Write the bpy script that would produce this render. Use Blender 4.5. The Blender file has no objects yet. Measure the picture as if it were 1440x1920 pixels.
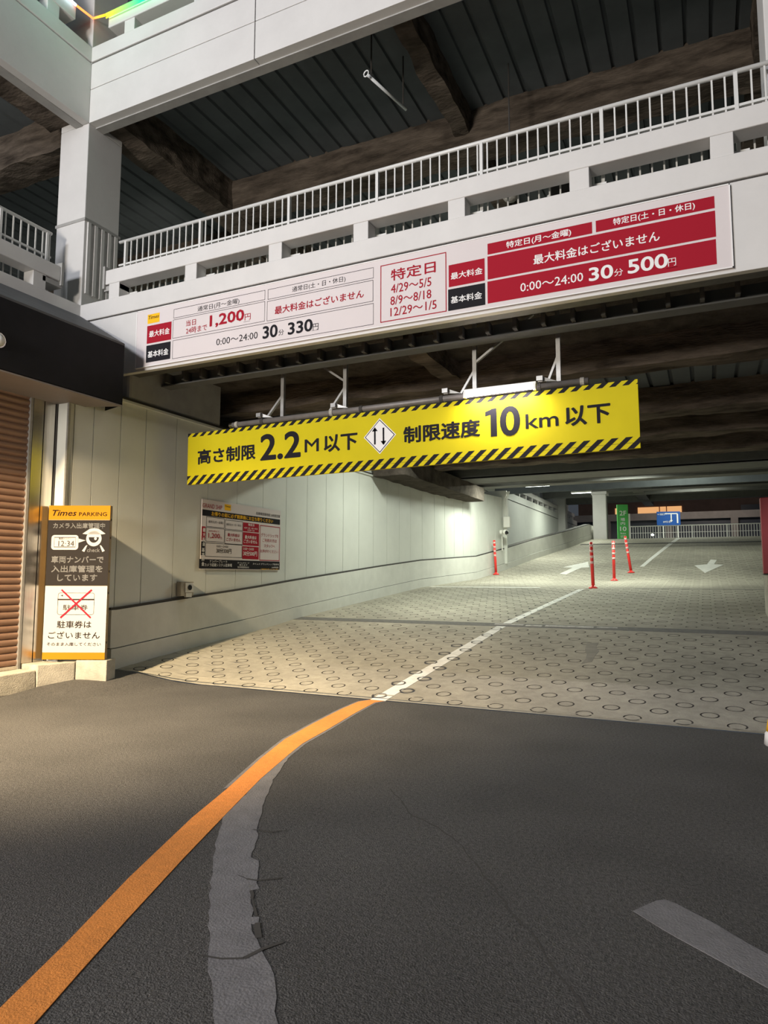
import bpy, bmesh, math, random
from mathutils import Vector, Matrix, noise
random.seed(7)
R = math.radians
SC = bpy.context.scene
COL = SC.collection

# ---------------------------------------------------------------- camera
cam_data = bpy.data.cameras.new('camera')
cam = bpy.data.objects.new('camera', cam_data)
COL.objects.link(cam)
cam_data.sensor_fit = 'VERTICAL'
cam_data.sensor_height = 36.0
cam_data.lens = 36.0 * 1279.0 / 1920.0
cam_data.clip_end = 500
PITCH, ROLL, YAW = R(5.37), R(0.12), R(25.23)
_fw = Vector((-math.sin(YAW) * math.cos(PITCH), math.cos(YAW) * math.cos(PITCH), math.sin(PITCH)))
_rt = Vector((math.cos(YAW), math.sin(YAW), 0))
_up = _rt.cross(_fw)
_r2 = math.cos(ROLL) * _rt + math.sin(ROLL) * _up
_u2 = -math.sin(ROLL) * _rt + math.cos(ROLL) * _up
_m = Matrix((_r2, _u2, -_fw)).transposed().to_4x4()
_m.translation = Vector((7.99, -7.60, 1.5))
cam.matrix_world = _m
SC.camera = cam

# ---------------------------------------------------------------- world, exposure
SC.view_settings.view_transform = 'Standard'
SC.view_settings.look = 'None'
SC.view_settings.gamma = 1.0
SC.view_settings.exposure = 0.0
SC.view_settings.use_curve_mapping = False
world = bpy.data.worlds.new('night_sky')
SC.world = world
world.use_nodes = True
world.node_tree.nodes['Background'].inputs[0].default_value = (0.75, 0.85, 1.0, 1)
world.node_tree.nodes['Background'].inputs[1].default_value = 0.06

# ---------------------------------------------------------------- large lights of the street and of the car park
def light(name, kind, loc, target, energy, color, size=1.0, size_y=None, spot=None, blend=0.5):
    d = bpy.data.lights.new(name, kind)
    d.energy = energy
    d.color = color
    if kind == 'AREA':
        d.size = size
        if size_y:
            d.shape = 'RECTANGLE'; d.size_y = size_y
    else:
        d.shadow_soft_size = size
    if kind == 'SPOT':
        d.spot_size = R(spot); d.spot_blend = blend
    o = bpy.data.objects.new(name, d)
    COL.objects.link(o)
    o.location = loc
    v = Vector(target) - Vector(loc)
    o.rotation_euler = v.to_track_quat('-Z', 'Y').to_euler()
    return o
# warm lamp on the wing's front, left of the frame
light('warm_wall_lamp', 'SPOT', (1.20, -6.0, 5.0), (1.3, -2.2, 0.0), 7500, (1.0, 0.77, 0.47), 0.10, spot=84, blend=1.0)
# street lighting across the road
light('street_lamp_light', 'AREA', (2.2, -17, 4.0), (4.5, 0, 6.5), 1900, (1.0, 0.93, 0.84), 2.0, 2.0)
light('street_lamp_light', 'AREA', (0.0, -15, 9.0), (3.5, 0, 10), 1400, (0.86, 0.90, 1.0), 3.0, 2.0)

light('far_slab_fill', 'AREA', (8, 43.5, 8.5), (8, 50, 5.5), 260, (1.0, 0.88, 0.75), 3.0, 0.5)  # added fill that brightens the far parking deck; no known lamp there

# ---------------------------------------------------------------- materials
MATS = {}
def mat(name, col, rough=0.6, metal=0.0, var=0.0, vscale=8.0, bump=0.0, bscale=60.0, emit=None, estr=0.0, spec=0.5, col2=None, stretch=None, v2=0.0, v2scale=0.6):
    m = bpy.data.materials.new(name)
    m.use_nodes = True
    nt = m.node_tree
    b = nt.nodes['Principled BSDF']
    b.inputs['Base Color'].default_value = (*col, 1)
    b.inputs['Roughness'].default_value = rough
    b.inputs['Metallic'].default_value = metal
    b.inputs['Specular IOR Level'].default_value = spec
    tc = nt.nodes.new('ShaderNodeTexCoord')
    src = tc.outputs['Object']
    if stretch:
        mp = nt.nodes.new('ShaderNodeMapping')
        mp.inputs['Scale'].default_value = stretch
        nt.links.new(src, mp.inputs['Vector'])
        src = mp.outputs['Vector']
    if var > 0 or col2:
        n = nt.nodes.new('ShaderNodeTexNoise')
        n.inputs['Scale'].default_value = vscale
        n.inputs['Detail'].default_value = 6
        n.inputs['Roughness'].default_value = 0.65
        nt.links.new(src, n.inputs['Vector'])
        rp = nt.nodes.new('ShaderNodeValToRGB')
        a = tuple(c * (1 - var) for c in col)
        z = col2 if col2 else tuple(min(1, c * (1 + var)) for c in col)
        rp.color_ramp.elements[0].position = 0.32
        rp.color_ramp.elements[0].color = (*a, 1)
        rp.color_ramp.elements[1].position = 0.70
        rp.color_ramp.elements[1].color = (*z, 1)
        nt.links.new(n.outputs['Fac'], rp.inputs['Fac'])
        out = rp.outputs['Color']
        if v2 > 0:
            n2 = nt.nodes.new('ShaderNodeTexNoise')
            n2.inputs['Scale'].default_value = v2scale
            n2.inputs['Detail'].default_value = 4
            nt.links.new(tc.outputs['Object'], n2.inputs['Vector'])
            mr = nt.nodes.new('ShaderNodeMapRange')
            mr.inputs['From Min'].default_value = 0.3
            mr.inputs['From Max'].default_value = 0.7
            mr.inputs['To Min'].default_value = 1 - v2
            mr.inputs['To Max'].default_value = 1 + v2 * 0.4
            nt.links.new(n2.outputs['Fac'], mr.inputs['Value'])
            mx = nt.nodes.new('ShaderNodeMix')
            mx.data_type = 'RGBA'; mx.blend_type = 'MULTIPLY'
            mx.inputs['Factor'].default_value = 1.0
            nt.links.new(out, mx.inputs['A'])
            nt.links.new(mr.outputs['Result'], mx.inputs['B'])
            out = mx.outputs['Result']
        nt.links.new(out, b.inputs['Base Color'])
    if bump > 0:
        n = nt.nodes.new('ShaderNodeTexNoise')
        n.inputs['Scale'].default_value = bscale
        n.inputs['Detail'].default_value = 4
        nt.links.new(src, n.inputs['Vector'])
        bp = nt.nodes.new('ShaderNodeBump')
        bp.inputs['Strength'].default_value = bump
        bp.inputs['Distance'].default_value = 0.02
        nt.links.new(n.outputs['Fac'], bp.inputs['Height'])
        nt.links.new(bp.outputs['Normal'], b.inputs['Normal'])
    if emit:
        b.inputs['Emission Color'].default_value = (*emit, 1)
        b.inputs['Emission Strength'].default_value = estr
    MATS[name] = m
    return m
mat('asphalt', (0.074, 0.070, 0.066), 0.88, var=0.55, vscale=48, bump=0.8, bscale=110, spec=0.5, v2=0.28, v2scale=0.9)
mat('concrete_ramp', (0.37, 0.345, 0.28), 0.85, var=0.16, vscale=7, bump=0.25, bscale=50, spec=0.3, v2=0.28, v2scale=0.5)
mat('ring_dirt', (0.055, 0.048, 0.042), 0.9, var=0.35, vscale=9)
mat('strip_asphalt', (0.13, 0.125, 0.115), 0.9, var=0.3, vscale=12, bump=0.3)
mat('white_wall', (0.62, 0.63, 0.58), 0.5, var=0.035, vscale=1.8, bump=0.03, bscale=20)
mat('white_base', (0.60, 0.60, 0.55), 0.7, var=0.07, vscale=2.2, bump=0.10, bscale=30)
mat('white_facade', (0.62, 0.60, 0.575), 0.6, var=0.05, vscale=1.3, bump=0.06, bscale=25)
mat('grey_soffit', (0.34, 0.33, 0.31), 0.8, var=0.12, vscale=3)
mat('seam_dark', (0.05, 0.045, 0.04), 0.9)
mat('rail_white', (0.66, 0.65, 0.62), 0.4, var=0.04, vscale=5)
mat('insulation', (0.085, 0.068, 0.054), 1.0, var=0.5, vscale=3.0, bump=1.0, bscale=22, spec=0.05, stretch=(0.4, 1, 2.0), col2=(0.18, 0.145, 0.115))
mat('insulation_dark', (0.075, 0.064, 0.054), 1.0, var=0.4, vscale=3.0, bump=1.0, bscale=20, spec=0.05)
mat('deck_steel', (0.115, 0.128, 0.132), 0.75, metal=0.0, var=0.12, vscale=2, spec=0.3)
mat('steel_dark', (0.10, 0.095, 0.085), 0.55, metal=0.3, var=0.25, vscale=6)
mat('beam_grey', (0.11, 0.11, 0.103), 0.7, var=0.12, vscale=4)
mat('galvanised', (0.33, 0.32, 0.30), 0.45, metal=0.5, var=0.15, vscale=10)
mat('pipe_grey', (0.20, 0.18, 0.165), 0.5, metal=0.2, var=0.15, vscale=8)
mat('stainless', (0.62, 0.59, 0.54), 0.22, metal=1.0, var=0.08, vscale=6, stretch=(8, 8, 0.4), bump=0.03, bscale=6)
mat('shutter_brown', (0.26, 0.155, 0.105), 0.38, metal=0.35, var=0.08, vscale=5)
mat('canopy_black', (0.010, 0.010, 0.012), 0.6, spec=0.2, var=0.2, vscale=4)
mat('canopy_grey', (0.09, 0.092, 0.095), 0.6, var=0.15, vscale=3)
mat('canopy_soffit', (0.24, 0.21, 0.19), 0.6, var=0.05, vscale=3)
mat('yellow_sign', (0.58, 0.48, 0.008), 0.7, spec=0.15, var=0.04, vscale=2)
mat('orange_yellow', (0.88, 0.48, 0.02), 0.8, spec=0.12)
mat('print_black', (0.016, 0.015, 0.018), 0.8, spec=0.12)
mat('print_brown', (0.035, 0.022, 0.018), 0.8, spec=0.12)
mat('print_red', (0.34, 0.012, 0.026), 0.8, spec=0.12)
mat('print_white', (0.80, 0.78, 0.76), 0.8, spec=0.12)
mat('board_white', (0.66, 0.60, 0.59), 0.8, spec=0.12, var=0.02, vscale=1)
mat('stand_white', (0.40, 0.395, 0.39), 0.8, spec=0.12)
mat('stand_yellow', (0.36, 0.16, 0.008), 0.8, spec=0.12)
mat('ring_worn', (0.20, 0.185, 0.15), 0.9, var=0.2, vscale=9)
mat('stain_grey', (0.23, 0.215, 0.18), 0.9, var=0.2, vscale=6)
mat('scuff_white', (0.42, 0.41, 0.38), 0.9, var=0.5, vscale=14)
mat('panel_brown', (0.020, 0.017, 0.016), 0.8, spec=0.12)
mat('kiosk_side', (0.30, 0.19, 0.07), 0.5, var=0.1, vscale=5)
mat('orange_paint', (0.72, 0.25, 0.045), 0.8, var=0.12, vscale=22, bump=0.3, bscale=110, v2=0.12, v2scale=2)
mat('grey_paint', (0.170, 0.163, 0.165), 0.85, var=0.16, vscale=10, bump=0.3, bscale=90, v2=0.12, v2scale=3)
mat('white_paint', (0.74, 0.73, 0.68), 0.8, var=0.15, vscale=9, bump=0.2)
mat('kerb_concrete', (0.40, 0.37, 0.31), 0.9, var=0.22, vscale=5, bump=0.3, bscale=60, v2=0.3, v2scale=2)
mat('post_red', (0.75, 0.035, 0.03), 0.4, emit=None)
mat('post_band', (0.72, 0.42, 0.40), 0.35)
mat('dark_glass', (0.01, 0.01, 0.012), 0.1)
mat('plastic_white', (0.74, 0.73, 0.68), 0.4)
mat('green_sign', (0.08, 0.42, 0.09), 0.5)
mat('blue_sign', (0.012, 0.08, 0.34), 0.4)
mat('red_box', (0.27, 0.012, 0.02), 0.5, var=0.1, vscale=2)
mat('tube_off', (0.75, 0.76, 0.74), 0.3)
mat('tube_lit', (1, 1, 1), 0.5, emit=(1.0, 0.90, 0.97), estr=34.0)
mat('tube_green', (1, 1, 1), 0.5, emit=(0.93, 1.0, 0.90), estr=14.0)
mat('slab_concrete', (0.42, 0.41, 0.39), 0.9)
mat('far_concrete', (0.22, 0.20, 0.19), 0.9, var=0.15, vscale=1)
mat('far_brown', (0.16, 0.10, 0.075), 0.9, var=0.15, vscale=1)
mat('window_lit', (0.8, 0.5, 0.25), 0.6, emit=(1.0, 0.50, 0.20), estr=0.75)
mat('window_dim', (0.03, 0.035, 0.05), 0.3)
mat('red_lamp', (0.9, 0.05, 0.1), 0.4, emit=(1.0, 0.03, 0.12), estr=5)
mat('glass_panel', (0.5, 0.62, 0.58), 0.15)

def led_mat(name, stops, axis, a0, a1, strength):
    """light line whose own colour runs along it"""
    m = bpy.data.materials.new(name); m.use_nodes = True
    nt = m.node_tree; b = nt.nodes['Principled BSDF']
    b.inputs['Base Color'].default_value = (0.02, 0.02, 0.02, 1)
    tc = nt.nodes.new('ShaderNodeTexCoord'); sp = nt.nodes.new('ShaderNodeSeparateXYZ')
    nt.links.new(tc.outputs['Object'], sp.inputs[0])
    mr = nt.nodes.new('ShaderNodeMapRange')
    mr.inputs['From Min'].default_value = a0; mr.inputs['From Max'].default_value = a1
    nt.links.new(sp.outputs[axis], mr.inputs['Value'])
    rp = nt.nodes.new('ShaderNodeValToRGB')
    el = rp.color_ramp.elements
    while len(el) < len(stops): el.new(0.5)
    for e, (p, c) in zip(el, stops):
        e.position = p; e.color = (*c, 1)
    nt.links.new(mr.outputs['Result'], rp.inputs['Fac'])
    nt.links.new(rp.outputs['Color'], b.inputs['Emission Color'])
    b.inputs['Emission Strength'].default_value = strength
    MATS[name] = m
led_mat('led_front', [(0.0, (1, 0.45, 0.0)), (0.05, (1, 0.8, 0.0)), (0.14, (0.45, 1, 0.05)), (0.3, (0.0, 1, 0.25)), (0.6, (0.0, 0.9, 0.9)), (1.0, (0.2, 0.5, 1))], 0, -1.05, 2.6, 2.0)
led_mat('led_side', [(0.0, (0.5, 0.5, 1)), (0.6, (0.55, 0.8, 1)), (0.93, (0.8, 0.95, 1)), (1.0, (1, 0.4, 0.2))], 1, -3.0, 0.0, 4)
led_mat('led_corner', [(0.0, (1, 0.15, 0.05)), (1.0, (1, 0.5, 0.0))], 0, -1.05, -0.70, 3.5)

# ---------------------------------------------------------------- mesh helpers
class MB:
    def __init__(s):
        s.v = []; s.f = []
    def face(s, pts):
        n = len(s.v); s.v += [tuple(p) for p in pts]; s.f.append(tuple(range(n, n + len(pts)))); return s
    def hexa(s, p):
        n = len(s.v); s.v += [tuple(q) for q in p]
        for f in ((0, 3, 2, 1), (4, 5, 6, 7), (0, 1, 5, 4), (1, 2, 6, 5), (2, 3, 7, 6), (3, 0, 4, 7)):
            s.f.append(tuple(n + i for i in f))
        return s
    def box(s, x0, x1, y0, y1, z0, z1):
        return s.hexa([(x0, y0, z0), (x1, y0, z0), (x1, y1, z0), (x0, y1, z0), (x0, y0, z1), (x1, y0, z1), (x1, y1, z1), (x0, y1, z1)])
    def bar(s, a, b, w, h, up=(0, 0, 1)):
        a = Vector(a); b = Vector(b); d = (b - a).normalized(); u = Vector(up)
        if abs(d.dot(u)) > 0.98: u = Vector((0, 1, 0))
        r = d.cross(u).normalized() * (w / 2); t = r.cross(d).normalized() * (h / 2)
        return s.hexa([a - r - t, a + r - t, b + r - t, b - r - t, a - r + t, a + r + t, b + r + t, b - r + t])
    def tube(s, pts, rad, n=12, cap=True):
        """round bar through points; rad may be a list"""
        pts = [Vector(p) for p in pts]
        rs = rad if isinstance(rad, (list, tuple)) else [rad] * len(pts)
        base = len(s.v)
        for i, p in enumerate(pts):
            d = (pts[min(i + 1, len(pts) - 1)] - pts[max(i - 1, 0)]).normalized()
            u = Vector((0, 0, 1)) if abs(d.z) < 0.9 else Vector((0, 1, 0))
            r = d.cross(u).normalized(); t = r.cross(d).normalized()
            for k in range(n):
                a = 2 * math.pi * k / n
                s.v.append(tuple(p + (r * math.cos(a) + t * math.sin(a)) * rs[i]))
        for i in range(len(pts) - 1):
            for k in range(n):
                a = base + i * n + k; b = base + i * n + (k + 1) % n
                s.f.append((a, b, b + n, a + n))
        if cap:
            s.f.append(tuple(base + k for k in reversed(range(n))))
            s.f.append(tuple(base + (len(pts) - 1) * n + k for k in range(n)))
        return s
    def prism(s, poly, d):
        """closed polygon (3D points, one plane) swept by vector d"""
        n = len(s.v); k = len(poly); d = Vector(d)
        s.v += [tuple(p) for p in poly] + [tuple(Vector(p) + d) for p in poly]
        s.f.append(tuple(range(n, n + k))); s.f.append(tuple(reversed(range(n + k, n + 2 * k))))
        for i in range(k):
            j = (i + 1) % k
            s.f.append((n + i, n + k + i, n + k + j, n + j))
        return s
    def mesh(s, name, m):
        me = bpy.data.meshes.new(name)
        me.from_pydata(s.v, [], s.f)
        bm = bmesh.new(); bm.from_mesh(me)
        bmesh.ops.recalc_face_normals(bm, faces=bm.faces)
        bm.to_mesh(me); bm.free()
        me.materials.append(MATS[m] if isinstance(m, str) else m)
        return me
    def build(s, name, m, parent=None, loc=None, smooth=False, bevel=0):
        me = s.mesh(name, m)
        o = bpy.data.objects.new(name, me)
        COL.objects.link(o)
        if loc: o.location = loc
        if smooth:
            for p in me.polygons: p.use_smooth = len(p.vertices) == 4
        if bevel:
            b = o.modifiers.new('bevel', 'BEVEL'); b.width = bevel; b.segments = 2; b.limit_method = 'ANGLE'
        if parent: o.parent = parent
        return o
def inst(name, me, parent, loc=(0, 0, 0), rot=(0, 0, 0)):
    o = bpy.data.objects.new(name, me); COL.objects.link(o)
    o.location = loc; o.rotation_euler = rot; o.parent = parent
    return o
def tag(o, label=None, cat=None, group=None, kind=None):
    if label: o['label'] = label
    if cat: o['category'] = cat
    if group: o['group'] = group
    if kind: o['kind'] = kind
    return o
def thing(name, label, cat, loc=(0, 0, 0), rz=0, group=None):
    o = bpy.data.objects.new(name, None); COL.objects.link(o)
    o.empty_display_size = 0.2
    o.location = loc; o.rotation_euler = (0, 0, rz)
    return tag(o, label, cat, group)
def struct(name, label=None, loc=(0, 0, 0)):
    o = bpy.data.objects.new(name, None); COL.objects.link(o)
    o.location = loc; o['kind'] = 'structure'
    if label: o['label'] = label
    return o

# lettering: glyphs of Blender's built-in face laid flat and fitted into a rectangle
def glyphs(s, w=0.0, shear=0.0):
    cu = bpy.data.curves.new('lettering', 'FONT')
    cu.body = s; cu.size = 1.0; cu.offset = 0.010 * w; cu.shear = shear
    cu.resolution_u = 5 if len(s) < 4 else 2
    cu.space_character = 1.0
    t = bpy.data.objects.new('lettering', cu); COL.objects.link(t)
    dg = bpy.context.evaluated_depsgraph_get()
    me = bpy.data.meshes.new_from_object(t.evaluated_get(dg))
    v = [(p.co.x, p.co.y) for p in me.vertices]
    f = [tuple(p.vertices) for p in me.polygons]
    bpy.data.objects.remove(t); bpy.data.curves.remove(cu); bpy.data.meshes.remove(me)
    return v, f
def lettering(s, a0, a1, b0, b1, fr, m, parent, w=0.0, shear=0.0, name='lettering', keep=False):
    """fr(a, b, d) maps board coordinates to the parent's space"""
    v, f = glyphs(s, 0, shear)
    if not v: return None
    x0 = min(p[0] for p in v); x1 = max(p[0] for p in v); y0 = min(p[1] for p in v); y1 = max(p[1] for p in v)
    kx = (a1 - a0) / max(1e-6, x1 - x0); ky = (b1 - b0) / max(1e-6, y1 - y0)
    # heavier weights: the strokes are laid down again a hair to each side
    e = 0.019 * w * (b1 - b0)
    sh = [(0, 0)] if w <= 0 else ([(-e, 0), (e, 0), (0, -e * 0.8), (0, e * 0.8)] if w < 1.5 else [(e * math.cos(q * math.pi / 6), e * 0.85 * math.sin(q * math.pi / 6)) for q in range(12)] + [(0, 0)])
    mb = MB()
    for k_, (dx, dy) in enumerate(sh):
        n0 = len(mb.v)
        mb.v += [tuple(fr(a0 + (p[0] - x0) * kx + dx, b0 + (p[1] - y0) * ky + dy, 2 + 0.10 * k_)) for p in v]
        mb.f += [tuple(n0 + q for q in t) for t in f]
    me = bpy.data.meshes.new(name); me.from_pydata(mb.v, [], mb.f); me.materials.append(MATS[m])
    o = bpy.data.objects.new(name, me); COL.objects.link(o); o.parent = parent
    return o
def flat(polys, fr, m, parent, name, lvl=1):
    """printed shapes; each polygon a list of (a, b)"""
    mb = MB()
    for p in polys: mb.face([fr(a, b, lvl) for a, b in p])
    me = bpy.data.meshes.new(name); me.from_pydata(mb.v, [], mb.f); me.materials.append(MATS[m])
    o = bpy.data.objects.new(name, me); COL.objects.link(o); o.parent = parent
    return o
def rect(a0, a1, b0, b1): return [(a0, b0), (a1, b0), (a1, b1), (a0, b1)]
def frame_polys(a0, a1, b0, b1, t):
    return [rect(a0, a1, b0, b0 + t), rect(a0, a1, b1 - t, b1), rect(a0, a0 + t, b0 + t, b1 - t), rect(a1 - t, a1, b0 + t, b1 - t)]

def interp(x, xs, ys):
    if x <= xs[0]: return ys[0]
    for i in range(len(xs) - 1):
        if x <= xs[i + 1]:
            return ys[i] + (ys[i + 1] - ys[i]) * (x - xs[i]) / (xs[i + 1] - xs[i])
    return ys[-1]
GY = [0, 4.95, 9.4, 12.1, 16.5, 18.8, 22, 27, 31.5, 60]
GZ = [0, 0.6, 0.95, 1.16, 1.4, 1.75, 2.24, 2.95, 3.55, 3.55]
def sm(t):
    t = max(0.0, min(1.0, t)); return t * t * (3 - 2 * t)
def rise(x, y):          # the paving climbs a little towards the wall's corner
    return 0.12 * sm(1 - x / 1.5) * sm((y + 2.0) / 1.4) * sm(1 - y / 4.5)
def G(x, y): return interp(y, GY, GZ) + rise(x, y)
WY = [-1, 12, 16.5, 18.8, 22, 27, 31.5, 36]
WX = [0, 0, 0.4, 0.8, 1.2, 1.9, 2.2, 2.3]
def wallx(y): return interp(y, WY, WX)
PRICE_TEXT = [
    ('通常日(月〜金曜)', 1.406, 2.156, 5.328, 5.419, 'k', 0),
    ('当日', 1.197, 1.38, 5.152, 5.24, 'r', 0.5),
    ('24時まで', 1.201, 1.589, 5.034, 5.13, 'r', 0.4),
    ('1,200', 1.642, 2.239, 5.058, 5.24, 'r', 2),
    ('円', 2.254, 2.355, 5.069, 5.162, 'r', 0),
    ('通常日(土・日・休日)', 3.037, 3.86, 5.33, 5.416, 'k', 0),
    ('最大料金はございません', 2.761, 4.13, 5.074, 5.185, 'r', 1),
    ('0:00〜24:00', 1.764, 2.482, 4.779, 4.877, 'k', 0),
    ('30', 2.571, 2.805, 4.759, 4.928, 'k', 2),
    ('分', 2.826, 2.913, 4.765, 4.845, 'k', 0),
    ('330', 2.983, 3.362, 4.754, 4.915, 'k', 2),
    ('円', 3.371, 3.458, 4.756, 4.842, 'k', 0),
    ('最大料金', 0.485, 0.884, 5.092, 5.189, 'w', 1),
    ('基本料金', 0.471, 0.873, 4.776, 4.875, 'w', 1),
    ('Times', 0.459, 0.665, 5.376, 5.43, 'k', 1),
    ('特定日', 4.516, 5.117, 5.219, 5.368, 'r', 1),
    ('4/29〜5/5', 4.516, 5.061, 5.057, 5.17, 'r', 0.5),
    ('8/9〜8/18', 4.509, 5.06, 4.902, 5.014, 'r', 0.5),
    ('12/29〜1/5', 4.509, 5.129, 4.757, 4.867, 'r', 0.5),
    ('最大料金', 5.317, 5.713, 5.084, 5.168, 'w', 1),
    ('基本料金', 5.315, 5.703, 4.784, 4.87, 'w', 1),
    ('特定日(月〜金曜)', 6.007, 6.752, 5.324, 5.417, 'w', 1),
    ('特定日(土・日・休日)', 7.207, 8.025, 5.336, 5.425, 'w', 1),
    ('最大料金はございません', 6.324, 7.673, 5.072, 5.189, 'w', 1),
    ('0:00〜24:00', 6.165, 6.871, 4.777, 4.879, 'w', 0.5),
    ('30', 6.938, 7.186, 4.761, 4.908, 'w', 2),
    ('分', 7.2, 7.293, 4.764, 4.845, 'w', 0),
    ('500', 7.347, 7.741, 4.768, 4.919, 'w', 2),
    ('円', 7.746, 7.823, 4.769, 4.855, 'w', 0),
]
PRICE_RECTS = [
    ('frame', 0.953, 2.594, 5.314, 5.453, 'k', 0),
    ('frame', 0.945, 2.594, 5.005, 5.292, 'k', 0),
    ('frame', 2.639, 4.269, 5.306, 5.451, 'k', 0),
    ('frame', 2.629, 4.265, 4.999, 5.283, 'k', 0),
    ('frame', 0.951, 4.271, 4.693, 4.974, 'k', 0),
    ('fill', 0.439, 0.918, 4.998, 5.275, 'r', 0),
    ('fill', 0.435, 0.913, 4.704, 4.969, 'k', 0),
    ('fill', 0.442, 0.679, 5.309, 5.452, 'o', 0),
    ('frame', 4.367, 5.259, 4.697, 5.45, 'r', 0),
    ('fill', 5.288, 5.741, 4.995, 5.272, 'r', 0),
    ('fill', 5.279, 5.744, 4.698, 4.967, 'k', 0),
    ('fill', 5.779, 6.982, 5.306, 5.441, 'r', 0),
    ('fill', 7.022, 8.211, 5.31, 5.442, 'r', 0),
    ('fill', 5.776, 8.212, 5.0, 5.283, 'r', 0),
    ('fill', 5.772, 8.208, 4.706, 4.975, 'r', 0),
]
LIMIT_TEXT = [
    ('高さ制限', 0.628, 1.746, 3.297, 3.526, 'k', 2),
    ('2.2', 1.857, 2.559, 3.273, 3.662, 'k', 2),
    ('M', 2.645, 2.884, 3.335, 3.525, 'k', 1),
    ('以下', 2.981, 3.521, 3.316, 3.555, 'k', 2),
    ('DIA', 3.631, 4.137, 3.215, 3.731, 'k', 0),
    ('制限速度', 4.258, 5.349, 3.345, 3.571, 'k', 2),
    ('ONE', 5.43, 5.585, 3.324, 3.698, 'k', 2),
    ('0', 5.64, 5.88, 3.324, 3.698, 'k', 2),
    ('km', 5.966, 6.377, 3.389, 3.578, 'k', 1),
    ('以下', 6.47, 7.0, 3.378, 3.614, 'k', 2),
    ('BOARD', 0.408, 7.331, 2.99, 3.832, 'y', 0),
]
POSTER_TEXT = [
    ('BOARD', 1.87, 4.32, 1.627, 2.834, 'w', 0),
    ('GRAND SHIP', 1.884, 2.424, 2.704, 2.782, 'r', 0),
    ('FILL', 2.494, 2.678, 2.707, 2.821, 'o', 0),
    ('Times', 2.502, 2.662, 2.767, 2.8, 'k', 1),
    ('駐車場営業時間 24時間営業', 3.475, 4.31, 2.702, 2.763, 'k', 0),
    ('FILL', 1.884, 4.314, 2.56, 2.67, 'k', 0),
    ('お帰りの前に必ず精算機にお立ち寄りください', 2.13, 4.059, 2.577, 2.653, 'o', 1),
    ('FRAME', 1.994, 2.499, 2.371, 2.552, 'k', 0),
    ('FRAME', 2.521, 3.053, 2.358, 2.535, 'k', 0),
    ('FRAME', 1.99, 2.508, 2.107, 2.361, 'k', 0),
    ('FRAME', 2.519, 3.052, 2.088, 2.345, 'k', 0),
    ('FRAME', 1.986, 3.047, 1.84, 2.087, 'k', 0),
    ('通常日(月〜金曜)', 2.047, 2.456, 2.435, 2.489, 'k', 0),
    ('通常日(土・日・休日)', 2.554, 3.002, 2.423, 2.474, 'k', 0),
    ('FILL', 1.88, 1.979, 2.125, 2.369, 'r', 0),
    ('FILL', 1.871, 1.974, 1.86, 2.102, 'k', 0),
    ('当日24時まで', 2.057, 2.356, 2.282, 2.318, 'r', 0),
    ('1,200', 2.061, 2.374, 2.162, 2.262, 'r', 1),
    ('円', 2.381, 2.434, 2.164, 2.211, 'r', 0),
    ('最大料金は', 2.6, 2.958, 2.23, 2.292, 'r', 1),
    ('ございません', 2.564, 2.988, 2.144, 2.207, 'r', 1),
    ('FILL', 3.06, 3.579, 2.351, 2.523, 'r', 0),
    ('特定日', 3.223, 3.417, 2.465, 2.514, 'w', 1),
    ('4/29〜5/5・8/9〜8/18', 3.096, 3.525, 2.407, 2.438, 'w', 0),
    ('12/29〜1/5', 3.203, 3.427, 2.364, 2.398, 'w', 0),
    ('FILL', 3.061, 3.587, 2.084, 2.336, 'r', 0),
    ('最大料金は', 3.125, 3.498, 2.213, 2.28, 'w', 1),
    ('ございません', 3.093, 3.526, 2.13, 2.199, 'w', 1),
    ('FILL', 3.054, 3.583, 1.822, 2.066, 'r', 0),
    ('0:00〜24:00', 3.086, 3.42, 1.993, 2.042, 'w', 0),
    ('30分500円', 3.085, 3.526, 1.884, 1.976, 'w', 1),
    ('0:00〜24:00', 2.289, 2.623, 2.013, 2.054, 'k', 0),
    ('30分330円', 2.292, 2.721, 1.911, 2.0, 'k', 1),
    ('FRAME', 3.613, 4.316, 1.803, 2.51, 'r', 0),
    ('グランドシップを', 3.653, 4.262, 2.278, 2.353, 'r', 0),
    ('ご利用の方は', 3.7, 4.205, 2.178, 2.249, 'r', 0),
    ('スタッフへ', 3.762, 4.146, 2.067, 2.136, 'r', 0),
    ('お声がけください', 3.638, 4.258, 1.96, 2.027, 'r', 0),
    ('FILL', 1.832, 4.324, 1.627, 1.793, 'k', 0),
    ('ナンバープレート', 2.109, 2.605, 1.737, 1.783, 'w', 0),
    ('カメラ認識システム駐車場', 1.977, 2.746, 1.665, 1.724, 'w', 0),
    ('タイムズカード', 2.912, 3.28, 1.732, 1.76, 'w', 0),
    ('使えます', 2.97, 3.226, 1.69, 1.721, 'w', 0),
    ('駐車場管理会社', 2.919, 3.275, 1.646, 1.68, 'w', 0),
    ('タイムズ グランドシップ駐車場', 3.393, 4.293, 1.715, 1.753, 'w', 0),
    ('24時間', 4.039, 4.281, 1.656, 1.688, 'w', 0),
    ('ご利用ありがとうございます', 3.655, 4.282, 1.618, 1.65, 'o', 0),
]
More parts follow.
